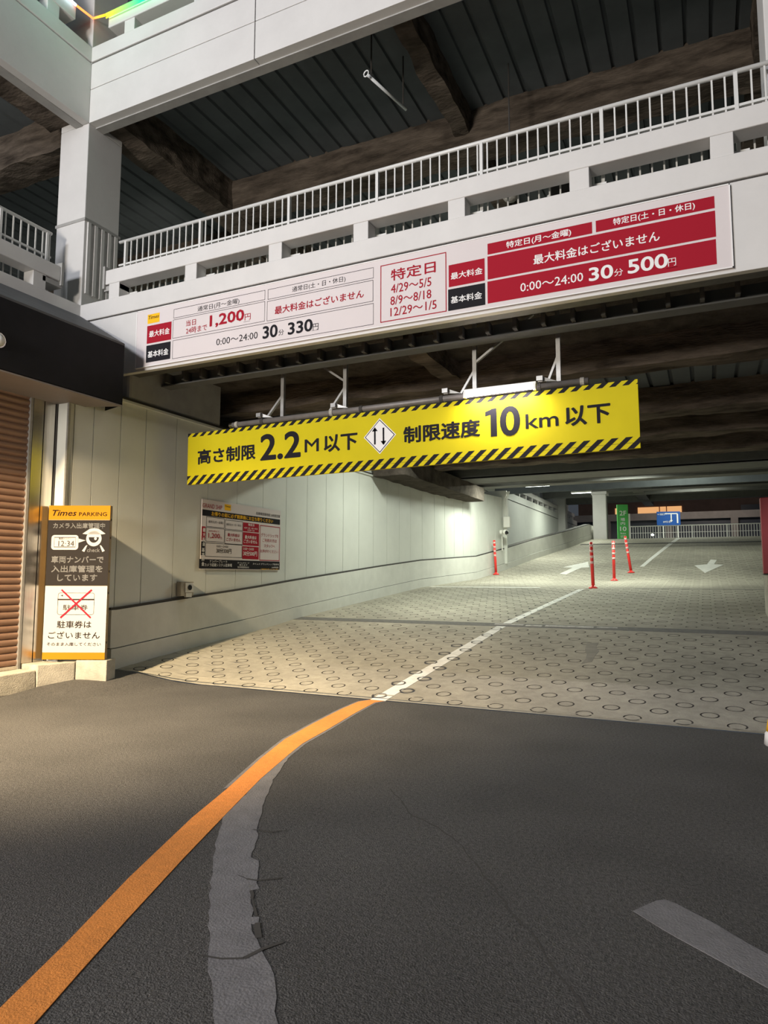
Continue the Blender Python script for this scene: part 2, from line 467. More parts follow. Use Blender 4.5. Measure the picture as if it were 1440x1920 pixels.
KIOSK_TEXT = [
    ('Times', 0.061, 0.452, 0.932, 0.97, 'k', 1),
    ('PARKING', 0.494, 0.945, 0.931, 0.956, 'k', 0.5),
    ('カメラ入出庫管理中', 0.084, 0.924, 0.849, 0.884, 'w', 2),
    ('BUBBLE', 0.063, 0.502, 0.708, 0.805, 'w', 0),
    ('車両ナンバー', 0.183, 0.384, 0.775, 0.787, 'k', 0),
    ('12·34', 0.179, 0.433, 0.731, 0.767, 'k', 0),
    ('EYE', 0.566, 0.94, 0.694, 0.831, 'w', 0),
    ('check', 0.649, 0.855, 0.694, 0.718, 'w', 1.5),
    ('車両ナンバーで', 0.08, 0.921, 0.622, 0.666, 'w', 2),
    ('入出庫管理を', 0.087, 0.911, 0.562, 0.605, 'w', 2),
    ('しています', 0.19, 0.829, 0.505, 0.547, 'w', 2),
    ('CARD', 0.211, 0.8, 0.286, 0.428, 'k', 0),
    ('BAR', 0.207, 0.797, 0.38, 0.389, 'k', 0),
    ('駐車券', 0.301, 0.699, 0.316, 0.351, 'k', 0),
    ('CROSS', 0.266, 0.752, 0.267, 0.448, 'r', 0),
    ('駐車券は', 0.219, 0.767, 0.201, 0.247, 'k', 0.7),
    ('ございません', 0.084, 0.909, 0.134, 0.178, 'k', 0.7),
    ('そのまま入庫してください', 0.067, 0.931, 0.086, 0.109, 'k', 0),
]
ORANGE_L = [(5.711, -5.886), (5.562, -5.49), (5.333, -4.932), (5.222, -4.629), (5.039, -4.127), (4.871, -3.573), (4.609, -2.797), (4.419, -2.154), (4.305, -1.475), (4.197, -0.671), (4.159, -0.178)]
ORANGE_R = [(5.889, -5.88), (5.782, -5.609), (5.648, -5.261), (5.414, -4.627), (5.183, -3.97), (4.941, -3.263), (4.75, -2.598), (4.651, -2.222), (4.562, -1.576), (4.441, -0.811), (4.359, -0.15)]
GRAY = [(4.535, -2.055), (4.98, -3.377), (5.206, -4.026), (5.438, -4.394), (5.729, -4.79), (6.072, -5.216), (6.168, -5.349), (6.308, -5.482), (6.441, -5.642), (6.636, -5.551), (6.495, -5.362), (6.361, -5.225), (6.249, -5.133), (6.151, -5.035), (6.184, -5.02), (6.153, -4.968), (6.123, -4.982), (5.963, -4.779), (5.981, -4.748), (5.789, -4.484), (5.726, -4.469), (5.674, -4.349), (5.5, -4.076), (5.21, -3.58), (5.011, -3.185), (4.816, -2.7), (4.673, -2.256)]
GRAY2 = [(7.631, -4.205), (7.746, -4.306), (7.965, -4.469), (8.136, -4.599), (8.154, -4.346), (7.968, -4.179), (7.804, -4.045), (7.759, -4.022), (7.724, -4.05)]
ARROW_L = [(3.133, 17.76), (3.398, 17.653), (3.656, 19.358), (3.934, 19.454), (3.656, 21.02), (2.943, 19.487), (3.329, 19.359)]
ARROW_R = [(8.155, 21.412), (8.357, 21.265), (8.25, 20.09), (8.556, 19.959), (7.948, 17.994), (7.603, 19.834), (8.016, 20.102)]
CRACK = [(5.9, -3.066), (6.264, -3.494), (6.609, -3.72), (6.999, -4.247), (7.164, -4.48), (7.309, -4.656), (7.422, -4.847), (7.557, -5.027), (7.6, -5.085)]
FARLINE = [(5.744, 19.671), (5.895, 19.664), (6.831, 31.173), (6.624, 31.23)]
CL = [(4.218, -0.139), (4.444, -0.033), (4.611, 5.608), (4.482, 5.58), (4.762, 11.934), (4.919, 11.942)]
PATCH = [(6.261, 3.741), (6.419, 3.782), (6.511, 2.542), (6.359, 2.339)]

# ================================================================ STRUCTURE
# ---- ground: asphalt forecourt
floor = struct('floor', 'dark asphalt forecourt in front of the ramp')
mb = MB()
xs = [-12, -6, -3, -1.5] + [-0.6 + 0.3 * i for i in range(9)] + [3, 6, 9, 12, 18]
ys = [-22, -12, -6, -3] + [-2.0 + 0.2 * i for i in range(11)]
for i in range(len(xs) - 1):
    for j in range(len(ys) - 1):
        q = [(xs[i], ys[j]), (xs[i + 1], ys[j]), (xs[i + 1], ys[j + 1]), (xs[i], ys[j + 1])]
        mb.face([(x, y, rise(x, y)) for x, y in q])
mb.build('asphalt', 'asphalt', floor)
def ground_poly(name, pts, m, parent, z=0.003, label=None):
    """thin painted layer following the ground"""
    mb = MB()
    mb.prism([(x, y, G(x, y) - 0.004 if y > 0 else 0.0) for x, y in pts], (0, 0, z + (0.004 if pts[0][1] > 0 else 0)))
    o = mb.build(name, m, parent)
    if label: o['label'] = label
    return o
# orange line, a ribbon of quads between its two edges
mb = MB()
L = [(5.62, -6.6)] + ORANGE_L + [(4.235, 0.0)]
Rr = [(6.05, -6.4)] + ORANGE_R + [(4.42, 0.0)]
n = min(len(L), len(Rr))
top = 0.004
for i in range(n - 1):
    mb.face([(*L[i], top), (*Rr[i], top), (*Rr[i + 1], top), (*L[i + 1], top)])
for E_ in (L, Rr):
    for i in range(n - 1):
        mb.face([(*E_[i], 0), (*E_[i + 1], 0), (*E_[i + 1], top), (*E_[i], top)])
tag(mb.build('painted_line', 'orange_paint', floor), 'orange painted line curving to the ramp')
# grey edge shadow of older paint along the orange line
mb = MB()
for i in range(6, n - 1):
    def out(a, b, k):
        v = Vector((b[0] - a[0], b[1] - a[1])).normalized() * k
        return (a[0] - v[1], a[1] + v[0])
    l0, l1 = out(L[i], L[min(i + 1, n - 1)], 0.03), out(L[i + 1], L[min(i + 2, n - 1)] if i + 2 < n else (L[i + 1][0] - .05, L[i + 1][1] + .5), 0.03)
    r0, r1 = out(Rr[i], Rr[i + 1], -0.03), out(Rr[i + 1], Rr[min(i + 2, n - 1)] if i + 2 < n else (Rr[i + 1][0] - .05, Rr[i + 1][1] + .5), -0.03)
    mb.face([(*l0, 0.002), (*r0, 0.002), (*r1, 0.002), (*l1, 0.002)])
tag(mb.build('old_line', 'grey_paint', floor), 'grey edging left under the orange line')
def tess(name, pts, z, m, parent, label):
    """a concave outline as a thin plate, triangulated"""
    bm = bmesh.new()
    vs = [bm.verts.new((x, y, z)) for x, y in pts]
    f = bm.faces.new(vs)
    r = bmesh.ops.extrude_face_region(bm, geom=[f])
    bmesh.ops.translate(bm, vec=(0, 0, -z * 0.9), verts=[v for v in r['geom'] if isinstance(v, bmesh.types.BMVert)])
    bmesh.ops.triangulate(bm, faces=bm.faces[:])
    bmesh.ops.recalc_face_normals(bm, faces=bm.faces)
    me = bpy.data.meshes.new(name); bm.to_mesh(me); bm.free()
    me.materials.append(MATS[m])
    o = bpy.data.objects.new(name, me); COL.objects.link(o); o.parent = parent
    if label: o['label'] = label
    return o
# wobble the grey band's outline so that its edge reads worn
def rough_outline(pts, step=0.06, amp=0.006):
    out = []
    for i, a in enumerate(pts):
        b = pts[(i + 1) % len(pts)]
        d = math.hypot(b[0] - a[0], b[1] - a[1]); k = max(1, int(d / step))
        for j in range(k):
            t = j / k
            o = (random.random() - 0.5) * 2 * amp
            out.append((a[0] + (b[0] - a[0]) * t + o, a[1] + (b[1] - a[1]) * t + o))
    return out
tess('old_line', rough_outline(GRAY), 0.0028, 'grey_paint', floor, 'faded grey band curving beside the orange line')
tess('old_line', rough_outline(GRAY2 [:4] + [(8.6, -4.9), (8.62, -4.6)] + GRAY2[4:], 0.08, 0.003), 0.0028, 'grey_paint', floor, 'faded grey dash at the right edge of the forecourt')
# cracks across the grey band and through the asphalt
def crack(pts, w, parent, z=0.0045):
    mb = MB()
    P = []
    for i in range(len(pts) - 1):
        a, b = Vector((*pts[i], 0)), Vector((*pts[i + 1], 0))
        k = max(2, int((b - a).length / 0.07))
        for j in range(k): P.append(a + (b - a) * (j / k) + Vector(((random.random() - .5) * .02, (random.random() - .5) * .02, 0)))
    P.append(Vector((*pts[-1], 0)))
    for i in range(len(P) - 1):
        d = (P[i + 1] - P[i]).normalized(); s = Vector((-d.y, d.x, 0)); w0 = w * (0.4 + random.random()) / 2
        mb.face([(P[i] - s * w0)[:2] + (z,), (P[i] + s * w0)[:2] + (z,), (P[i + 1] + s * w0)[:2] + (z,), (P[i + 1] - s * w0)[:2] + (z,)])
    return mb.build('crack', 'seam_dark', parent)
crack(CRACK, 0.010, floor, 0.0012)
crack([(5.50, -4.13), (5.62, -4.12), (5.70, -4.05)], 0.010, floor)
crack([(5.80, -4.68), (5.93, -4.68), (6.02, -4.60)], 0.012, floor)
crack([(6.13, -5.33), (6.28, -5.28), (6.36, -5.10)], 0.014, floor)
crack([(5.97, -4.78), (6.02, -4.84), (6.13, -4.97)], 0.018, floor)
crack([(6.17, -5.02), (6.25, -5.12)], 0.02, floor)

# ---- ramp: concrete with stamped rings, a cell per ring
ramp = struct('ramp', 'pale concrete ramp stamped with rows of rings')
CX, CY = 0.493, 0.2915
RO, RI = 0.096, 0.078
def line_x(y): return 4.33 + (4.84 - 4.33) * y / 11.95
cell_v, cell_f = [], []
ring_spots = []
NA = 20
nrow = int((39.5 - 0.03) / CY)
for j in range(nrow):
    yc = 0.175 + CY * j
    off = 4.76 + (CX / 2 if j % 2 else 0)
    k0 = int(math.ceil((-0.4 - off) / CX)); k1 = int((11.2 - off) / CX) + 1
    for k in range(k0, k1):
        xc = off + k * CX
        if xc < wallx(yc) - 0.5: continue
        has = wallx(yc) + 0.12 < xc < 10.4 and yc < 30.5 and not (4.75 < yc < 5.2)
        if yc > 12.0 and (xc - 3) ** 2 < 0: has = False
        n = len(cell_v)
        corners = [(xc - CX / 2, yc - CY / 2), (xc + CX / 2, yc - CY / 2), (xc + CX / 2, yc + CY / 2), (xc - CX / 2, yc + CY / 2)]
        if not has:
            cell_v += [(x, y, G(x, y)) for x, y in corners]
            cell_f.append((n, n + 1, n + 2, n + 3)); continue
        ring_spots.append((xc, yc))
        # outer circle verts, then inner circle verts
        for rr in (RO, RI):
            for a in range(NA):
                t = 2 * math.pi * a / NA + math.pi / NA
                x, y = xc + rr * math.cos(t), yc + rr * math.sin(t)
                cell_v.append((x, y, G(x, y)))
        cn = len(cell_v)
        cell_v += [(x, y, G(x, y)) for x, y in corners]
        cell_f.append(tuple(n + NA + a for a in range(NA)))
        q = NA // 4
        # right, top, left, bottom sides of the cell joined to the quarter arcs
        for side, (c0, c1, s0) in enumerate(((1, 2, -q // 2), (2, 3, q - q // 2 - 1), (3, 0, 2 * q - q // 2 - 1), (0, 1, 3 * q - q // 2 - 1))):
            pass
        arcs = {0: [], 1: [], 2: [], 3: []}
        for a in range(NA):
            t = 2 * math.pi * a / NA + math.pi / NA
            d = (t + math.pi / 4) % (2 * math.pi)
            arcs[int(d // (math.pi / 2))].append(a)
        seq = []
        for s_ in range(4):
            A = sorted(arcs[s_], key=lambda a: (2 * math.pi * a / NA + math.pi / NA + math.pi / 4) % (2 * math.pi))
            seq.append(A)
        cor = [(cn + 1, cn + 2), (cn + 2, cn + 3), (cn + 3, cn + 0), (cn + 0, cn + 1)]
        for s_ in range(4):
            A = seq[s_]; B = seq[(s_ + 1) % 4]
            cell_f.append(tuple([cor[s_][0], cor[s_][1]] + [n + a for a in reversed(A)]))
            cell_f.append((cor[s_][1], n + B[0], n + A[-1]))
me = bpy.data.meshes.new('paving'); me.from_pydata(cell_v, [], cell_f); me.materials.append(MATS['concrete_ramp'])
o = bpy.data.objects.new('paving', me); COL.objects.link(o); o.parent = ramp
# strip between asphalt and first row, and deck beyond the crest
mb = MB()
mb.face([(-0.5, 0, G(-.5, 0)), (11.2, 0, 0), (11.2, 0.0295, 0.004), (-0.5, 0.0295, G(-.5, 0.03))])
mb.build('paving', 'concrete_ramp', ramp)
yend = 0.175 + CY * nrow - CY / 2
MB().face([(-4, yend, 3.55), (20, yend, 3.55), (20, 41, 3.55), (-4, 41, 3.55)]).build('paving', 'concrete_ramp', ramp)
MB().face([(10.9, 19, 1.78), (20, 19, 1.78), (20, 31.5, 3.55), (10.9, 31.5, 3.55)]).face([(10.9, 31.5, 3.55), (20, 31.5, 3.55), (20, yend, 3.55), (10.9, yend, 3.55)]).build('paving', 'concrete_ramp', ramp)
# groove of one ring (walls and floor, sunk 8 mm)
def ring_geo(mb, mtx, depth=-0.008, lift=0.0):
    rings = [(RO, 0.0), (RO, depth), (RI, depth), (RI, 0.0)] if lift == 0 else [(RO, lift), (RI, lift)]
    n = len(mb.v)
    for rr, z in rings:
        for a in range(NA):
            t = 2 * math.pi * a / NA + math.pi / NA
            mb.v.append(tuple(mtx @ Vector((rr * math.cos(t), rr * math.sin(t), z))))
    for r_ in range(len(rings) - 1):
        for a in range(NA):
            b = (a + 1) % NA
            mb.f.append((n + r_ * NA + a, n + r_ * NA + b, n + (r_ + 1) * NA + b, n + (r_ + 1) * NA + a))
mb = MB(); ring_geo(mb, Matrix.Identity(4)); ring_me = mb.mesh('ring', 'ring_dirt')
mb = MB(); ring_geo(mb, Matrix.Identity(4), lift=0.011); ring_flat = mb.mesh('ring', 'ring_dirt')
camxy = Vector((7.99, -7.6))
def in_view(x, y):
    v = Vector((x, y, G(x, y))) - Vector((7.99, -7.6, 1.5)); dz = v.dot(_fw)
    return abs(v.dot(_r2) / dz) < 0.575
vis = sorted([p for p in ring_spots if in_view(*p)], key=lambda p: (Vector(p) - camxy).length)
near, rest = vis[:290], vis[290:]
rest += [p for p in ring_spots if not in_view(*p) and p[1] < 12]
def ring_mtx(x, y):
    s = (G(x, y + 0.08) - G(x, y - 0.08)) / 0.16; sx = (G(x + 0.08, y) - G(x - 0.08, y)) / 0.16
    return Matrix.Translation((x, y, G(x, y))) @ Matrix.Rotation(math.atan(s), 4, 'X') @ Matrix.Rotation(-math.atan(sx), 4, 'Y')
for x, y in near:
    on_line = abs(x - line_x(y)) < 0.2
    o = bpy.data.objects.new('ring', ring_flat if on_line else ring_me); COL.objects.link(o)
    o.matrix_world = ring_mtx(x, y); o.parent = ramp
mb = MB()
for x, y in [p for p in rest if p[1] >= 12.2]: ring_geo(mb, ring_mtx(x, y), depth=-0.005)
me = bpy.data.meshes.new('ring'); me.from_pydata(mb.v, [], mb.f); me.materials.append(MATS['ring_worn'])
o = bpy.data.objects.new('ring', me); COL.objects.link(o); o.parent = ramp; o['kind'] = 'stuff'; o['label'] = 'worn faint rings on the upper slope'
mb = MB()
for x, y in [p for p in rest if p[1] < 12.2]: ring_geo(mb, ring_mtx(x, y), lift=0.006 if (y < 12 and abs(x - line_x(y)) < 0.2) else 0.0)
me = bpy.data.meshes.new('ring'); me.from_pydata(mb.v, [], mb.f); me.materials.append(MATS['ring_dirt'])
o = bpy.data.objects.new('ring', me); COL.objects.link(o); o.parent = ramp; o['kind'] = 'stuff'
# repair strip, thin joint strip and the dark joint at the crest
def cross_strip(name, x0, x1, y0, y1, m, z=0.004, label=None):
    mb = MB(); n_ = 16
    for i in range(n_):
        a, b = x0 + (x1 - x0) * i / n_, x0 + (x1 - x0) * (i + 1) / n_
        mb.hexa([(a, y0, G(a, y0) - .003), (b, y0, G(b, y0) - .003), (b, y1, G(b, y1) - .003), (a, y1, G(a, y1) - .003),
                 (a, y0, G(a, y0) + z), (b, y0, G(b, y0) + z), (b, y1, G(b, y1) + z), (a, y1, G(a, y1) + z)])
    return tag(mb.build(name, m, ramp), label)
cross_strip('joint_strip', 0.0, 10.9, 4.80, 5.15, 'strip_asphalt', 0.003, 'dark repair strip across the ramp')
for xa, xb, ya, yb in ((4.35, 4.9, 4.98, 5.08), (4.95, 5.25, 4.93, 5.02), (5.3, 6.15, 4.96, 5.07), (6.2, 6.55, 5.0, 5.06)): cross_strip('scuff', xa, xb, ya, yb, 'scuff_white', 0.006, 'white scuff on the repair strip')
cross_strip('joint_strip', 0.2, 3.6, 12.25, 12.42, 'white_paint', 0.005, 'thin pale joint strip across the ramp')
cross_strip('joint_strip', 6.2, 10.9, 12.30, 12.38, 'strip_asphalt', 0.005)
cross_strip('joint_strip', 2.2, 10.9, 28.1, 28.6, 'ring_dirt', 0.01, 'dark joint near the top of the ramp')
def ribbon(name, quads, m, label, z=0.004):
    mb = MB()
    for a, b, c, d in quads:
        mb.hexa([(*p, G(*p) - 0.002) for p in (a, b, c, d)] + [(*p, G(*p) + z) for p in (a, b, c, d)])
    return tag(mb.build(name, m, ramp), label)
def seg_line(y0, y1, fx, w0, w1, n_):
    q = []
    for i in range(n_):
        a, b = y0 + (y1 - y0) * i / n_, y0 + (y1 - y0) * (i + 1) / n_
        wa, wb = w0 + (w1 - w0) * i / n_, w0 + (w1 - w0) * (i + 1) / n_
        q.append(((fx(a) - wa / 2, a), (fx(a) + wa / 2, a), (fx(b) + wb / 2, b), (fx(b) - wb / 2, b)))
    return q
ribbon('painted_line', seg_line(0.0, 4.8, line_x, 0.20, 0.17, 12) + seg_line(5.15, 11.95, line_x, 0.16, 0.15, 16), 'white_paint', 'white centre line climbing the ramp')
ribbon('painted_line', seg_line(19.6, 31.2, lambda y: 5.82 + (6.73 - 5.82) * (y - 19.6) / 11.6, 0.15, 0.20, 24), 'white_paint', 'white line on the upper slope')
def slope_plate(name, pts, m, label, z=0.02):
    bm = bmesh.new(); f = bm.faces.new([bm.verts.new((x, y, 0)) for x, y in pts])
    bmesh.ops.triangulate(bm, faces=[f])
    bmesh.ops.subdivide_edges(bm, edges=bm.edges[:], cuts=3, use_grid_fill=True)
    bmesh.ops.triangulate(bm, faces=bm.faces[:])
    for v in bm.verts: v.co.z = G(v.co.x, v.co.y) + z
    r = bmesh.ops.extrude_face_region(bm, geom=bm.faces[:])
    bmesh.ops.translate(bm, vec=(0, 0, -z - 0.005), verts=[v for v in r['geom'] if isinstance(v, bmesh.types.BMVert)])
    bmesh.ops.recalc_face_normals(bm, faces=bm.faces)
    me = bpy.data.meshes.new(name); bm.to_mesh(me); bm.free(); me.materials.append(MATS[m])
    o = bpy.data.objects.new(name, me); COL.objects.link(o); o.parent = ramp; o['label'] = label
slope_plate('painted_arrow', ARROW_L, 'white_paint', 'white arrow pointing up the ramp in the left lane', 0.008)
slope_plate('painted_arrow', ARROW_R, 'white_paint', 'white arrow pointing down the ramp in the right lane', 0.008)
slope_plate('stain', rough_outline(PATCH, 0.25, 0.04), 'stain_grey', 'dark stain on the right lane', 0.002)

# ---- left wall of the ramp: vertical panels over a concrete base
wall = struct('wall_left', 'off-white panelled wall along the left of the ramp')
seams = [-0.85, -0.51, 0.0, 0.52, 1.22] + [1.22 + 0.843 * i for i in range(1, 9)] + [8.81, 9.67, 10.52, 11.37, 12.24, 13.12, 13.9, 14.65, 15.4, 16.1, 16.8, 17.5, 18.15, 18.8]
for a, b in zip(seams[:-1], seams[1:]):
    zt = 4.19 if b < 8.7 else 4.62
    g = 0.006
    xa, xb = wallx(a + g), wallx(b - g)
    za, zb = (G(0, a) if a > 0 else 0.15) + 0.5, (G(0, b) if b > 0 else 0.15) + 0.5
    mb = MB()
    mb.hexa([(xa - .11, a + g, za), (xa - .06, a + g, za), (xb - .06, b - g, zb), (xb - .11, b - g, zb),
             (xa - .11, a + g, zt), (xa - .06, a + g, zt), (xb - .06, b - g, zt), (xb - .11, b - g, zt)])
    mb.build('wall_panel', 'white_wall', wall)
def strip(name, offs_in, offs_out, z0, z1, y0, y1, m, parent, step=0.9, label=None, rel=True):
    """band following the wall's curve; z0/z1 above the foot line"""
    mb = MB(); ys_ = sorted(set([y0 + (y1 - y0) * i / max(1, int((y1 - y0) / step)) for i in range(int((y1 - y0) / step) + 1)] + [y for y in GY + WY if y0 < y < y1]))
    prof = []
    for y in ys_:
        base = foot(y) if rel else 0
        prof.append([(wallx(y) + offs_in, y, base + z0), (wallx(y) + offs_out, y, base + z0), (wallx(y) + offs_out, y, base + z1), (wallx(y) + offs_in, y, base + z1)])
    n = len(mb.v)
    for p in prof: mb.v += p
    for i in range(len(prof) - 1):
        for k in range(4):
            a, b = n + i * 4 + k, n + i * 4 + (k + 1) % 4
            mb.f.append((a, b, b + 4, a + 4))
    mb.f.append((n, n + 1, n + 2, n + 3)); e = n + 4 * (len(prof) - 1); mb.f.append((e + 3, e + 2, e + 1, e))
    o = mb.build(name, m, parent)
    if label: o['label'] = label
    return o
def foot(y): return interp(y, [0, 1.86, 3.24, 4.7, 9.37] + GY[3:], [0.17, 0.32, 0.42, 0.56, 0.95] + GZ[3:])
strip('wall_core', -0.30, -0.10, -0.4, 0.0, -0.85, 8.65, 'seam_dark', wall, rel=False)
bpy.data.objects.remove(bpy.data.objects['wall_core'])
strip('wall_core', -0.30, -0.10, 0.0, 4.18, -0.85, 8.7, 'white_wall', wall, rel=False)
strip('wall_core', -0.30, -0.10, 0.0, 4.60, 8.7, 18.8, 'white_wall', wall, rel=False)
strip('wall_base', -0.12, 0.0, 0.262, 0.82, -0.1, 33.2, 'white_base', wall)
strip('base_joint', -0.12, -0.015, 0.25, 0.262, -0.1, 33.2, 'seam_dark', wall)
strip('base_joint', -0.30, -0.012, 0.82, 0.855, -0.1, 33.0, 'seam_dark', wall, label='dark gap along the top of the base')
strip('baseboard', -0.12, 0.025, -0.35, 0.25, -0.1, 33.2, 'white_base', wall)
tag(MB().box(-0.30, -0.02, -0.92, 8.7, 4.20, 4.245).build('wall_cap', 'seam_dark', wall), 'dark strip along the wall top')
MB().box(-0.30, 0.0, -0.92, 8.7, 4.165, 4.20).build('wall_cap', 'white_wall', wall)
# return of the wall at the shutter with its corner trim
MB().box(-0.34, -0.06, -0.95, -0.86, 0.1, 4.0).build('wall_return', 'white_wall', wall)
MB().box(-0.075, -0.045, -0.965, -0.93, 0.1, 4.0).build('corner_trim', 'galvanised', wall)
MB().box(-0.34, -0.27, -0.97, -0.93, 0.1, 4.0).build('corner_trim', 'seam_dark', wall)

# block of plain wall above the panels, then dark insulated wall behind
mb = MB(); mb.box(-0.75, -0.04, 0.12, 2.35, 4.23, 5.05)
tag(mb.build('upper_wall', 'grey_soffit', wall, bevel=0.05), 'plain grey block over the panels')
MB().box(-1.0, -0.75, -0.5, 20, 4.0, 5.4).build('upper_wall', 'insulation_dark', wall)

# side wall beyond the curve, up to the next storey's parapet
wall2 = struct('wall_back', 'smooth white wall set back behind the upper slope')
MB().box(-1.3, -1.05, 18.0, 47, 2.0, 5.40).build('wall_face', 'white_wall', wall2)
MB().box(-1.3, -1.07, 18.0, 47, 5.40, 5.44).build('base_joint', 'seam_dark', wall2)
MB().box(-1.3, -1.03, 18.0, 47, 5.44, 5.80).build('parapet_kerb', 'white_wall', wall2)
MB().box(-1.3, 0.9, 18.85, 18.95, 2.0, 4.9).build('wall_face', 'white_wall', wall2)

def rough_beam(name, x0, x1, y0, y1, z0, z1, m, parent, amp=0.035, along='x'):
    """sprayed insulation around a beam: uneven skin"""
    mb = MB()
    if along == 'x':
        nl = max(4, int((x1 - x0) / 0.16)); w, h = y1 - y0, z1 - z0
    else:
        nl = max(4, int((y1 - y0) / 0.16)); w, h = x1 - x0, z1 - z0
    nw, nh = max(1, int(w / 0.14)), max(1, int(h / 0.11))
    loop = [(i / nw, 0.0) for i in range(nw)] + [(1.0, j / nh) for j in range(nh)] + [(1 - i / nw, 1.0) for i in range(nw)] + [(0.0, 1 - j / nh) for j in range(nh)]
    n = len(loop)
    for i in range(nl + 1):
        t = i / nl
        for (a, b) in loop:
            if along == 'x': p = Vector((x0 + (x1 - x0) * t, y0 + w * a, z0 + h * b))
            else: p = Vector((x0 + w * a, y0 + (y1 - y0) * t, z0 + h * b))
            q = noise.noise_vector(Vector((p.x * 1.3, p.y * 2.2, p.z * 2.6))) * amp + noise.noise_vector(p * 7) * amp * 0.35
            if along == 'x': q.x = 0
            else: q.y = 0
            mb.v.append(tuple(p + q))
    for i in range(nl):
        for k in range(n):
            a, b = i * n + k, i * n + (k + 1) % n
            mb.f.append((a, b, b + n, a + n))
    mb.f.append(tuple(reversed(range(n)))); mb.f.append(tuple(nl * n + k for k in range(n)))
    return mb.build(name, m, parent)
def deck(name, x0, x1, y0, y1, z, parent, pitch=0.36, d=0.07):
    """folded steel deck, ribs running away from the front"""
    mb = MB(); x = x0; prof = []
    pitch = (x1 - x0) / round((x1 - x0) / pitch)
    while x < x1 - 0.01:
        prof += [(x, z), (x + pitch * 0.80, z), (x + pitch * 0.84, z + d * 0.7), (x + pitch * 0.95, z + d * 0.7)]
        x += pitch
    prof.append((x, z))
    for (a, za), (b, zb) in zip(prof[:-1], prof[1:]):
        mb.face([(a, y0, za), (b, y0, zb), (b, y1, zb), (a, y1, za)])
    mb.box(x0, x, y0, y1, z + d + 0.02, z + d + 0.2)
    return mb.build(name, 'deck_steel', parent)

# ---- ceiling over the entrance
ceil = struct('ceiling', 'dark steel deck and sprayed beams over the ramp entrance')
deck('steel_deck', -1.0, 11.5, 0.16, 16.2, 5.10, ceil)
tag(MB().box(-1.0, 11.5, 0.90, 0.96, 4.62, 4.80).box(-1.0, 11.5, 0.80, 1.02, 4.60, 4.62).build('steel_channel', 'beam_grey', ceil), 'plain steel channel along the ceiling front')
MB().box(-1.0, 11.5, 0.15, 0.32, 4.63, 4.68).build('soffit', 'steel_dark', ceil)
for i in range(30):      # clips along the underside of the front beam
    x = -0.6 + i * 0.36
    MB().box(x, x + 0.05, 0.70, 0.86, 4.63, 4.78).build('deck_clip', 'steel_dark', ceil)
for y0, y1, z0 in ((2.80, 3.36, 4.60), (6.05, 6.70, 4.60), (8.30, 8.85, 4.60), (10.75, 11.30, 4.60)):
    rough_beam('beam', -0.9, 11.5, y0, y1, z0, 5.12, 'insulation', ceil, 0.05)
rough_beam('beam', -0.9, 11.5, 1.15, 2.75, 5.0, 5.12, 'insulation_dark', ceil, 0.04)
tag(MB().box(-0.2, 11.5, 13.2, 14.6, 4.62, 4.66).box(-0.2, 11.5, 13.2, 13.26, 4.60, 5.1).box(-0.2, 11.5, 14.54, 14.6, 4.60, 5.1).build('beam', 'beam_grey', ceil), 'bare grey beam')
MB().box(-0.2, 11.5, 15.7, 16.3, 4.66, 5.3).build('beam', 'beam_grey', ceil)
rough_beam('beam', 0.02, 0.95, 8.65, 15.7, 4.16, 4.62, 'insulation_dark', ceil, 0.03, 'y')
# short cross beams
rough_beam('beam', 4.15, 4.45, 1.18, 2.8, 4.72, 5.1, 'insulation', ceil, 0.04, 'y')
rough_beam('beam', 4.15, 4.45, 3.36, 6.05, 4.78, 5.1, 'insulation', ceil, 0.04, 'y')

# ---- higher ceiling over the crest
ceil2 = struct('ceiling', 'grey beams and deck over the top of the ramp')
deck('steel_deck', -1.3, 14, 16.3, 44, 7.25, ceil2)
tag(MB().box(2.3, 15, 32.0, 32.7, 6.28, 7.15).box(2.3, 15, 31.9, 32.8, 6.26, 6.30).build('beam', 'beam_grey', ceil2), 'deep grey beam resting on the white column')
MB().box(-1.3, 15, 35.8, 36.4, 6.45, 7.2).build('beam', 'beam_grey', ceil2)
MB().box(-1.3, 15, 40.0, 40.6, 6.45, 7.2).build('beam', 'beam_grey', ceil2)
MB().box(-1.3, 15, 24.0, 24.5, 6.6, 7.25).build('beam', 'steel_dark', ceil2)
MB().box(4.2, 4.8, 32.7, 44, 6.5, 7.2).build('beam', 'steel_dark', ceil2)
MB().box(16.0, 16.2, 0, 44, 0, 9).build('outer_wall', 'far_concrete', ceil2)

# ---- columns
def column(label, boxes, cat='column', mats='white_facade'):
    t = thing('column', label, cat, (boxes[0][0], boxes[0][2], boxes[0][4]))
    return t
col1 = thing('column', 'square white column at the corner where the parapets meet', 'column', (-1.38, 0.36, 4.6))
MB().box(-0.33, 0.33, -0.36, 0.36, 0.0, 4.42).build('shaft', 'white_facade', col1, bevel=0.012)
MB().box(-0.35, 0.35, -0.37, 0.38, 2.72, 2.77).build('trim_band', 'grey_soffit', col1)
for i in range(5): MB().box(0.325, 0.355, -0.30 + i * 0.14, -0.24 + i * 0.14, 1.5, 2.72).build('rib', 'white_facade', col1)
MB().box(-0.33, 0.33, -0.36, 0.36, 4.42, 8.2).build('shaft', 'white_facade', col1, bevel=0.012)
col2 = thing('column', 'white column behind the railing at the right edge', 'column', (9.12, 0.80, 5.4))
MB().box(-0.33, 0.33, -0.32, 0.32, 0, 4.3).build('shaft', 'white_facade', col2, bevel=0.012)
col3 = thing('column', 'white column carrying the deep grey beam at the top of the ramp', 'column', (2.68, 32.4, 3.55))
MB().box(-0.36, 0.36, -0.40, 0.40, 0, 2.72).build('shaft', 'white_facade', col3, bevel=0.02)
MB().box(-0.42, 0.42, -0.46, 0.46, 2.55, 2.72).build('capital', 'white_facade', col3)
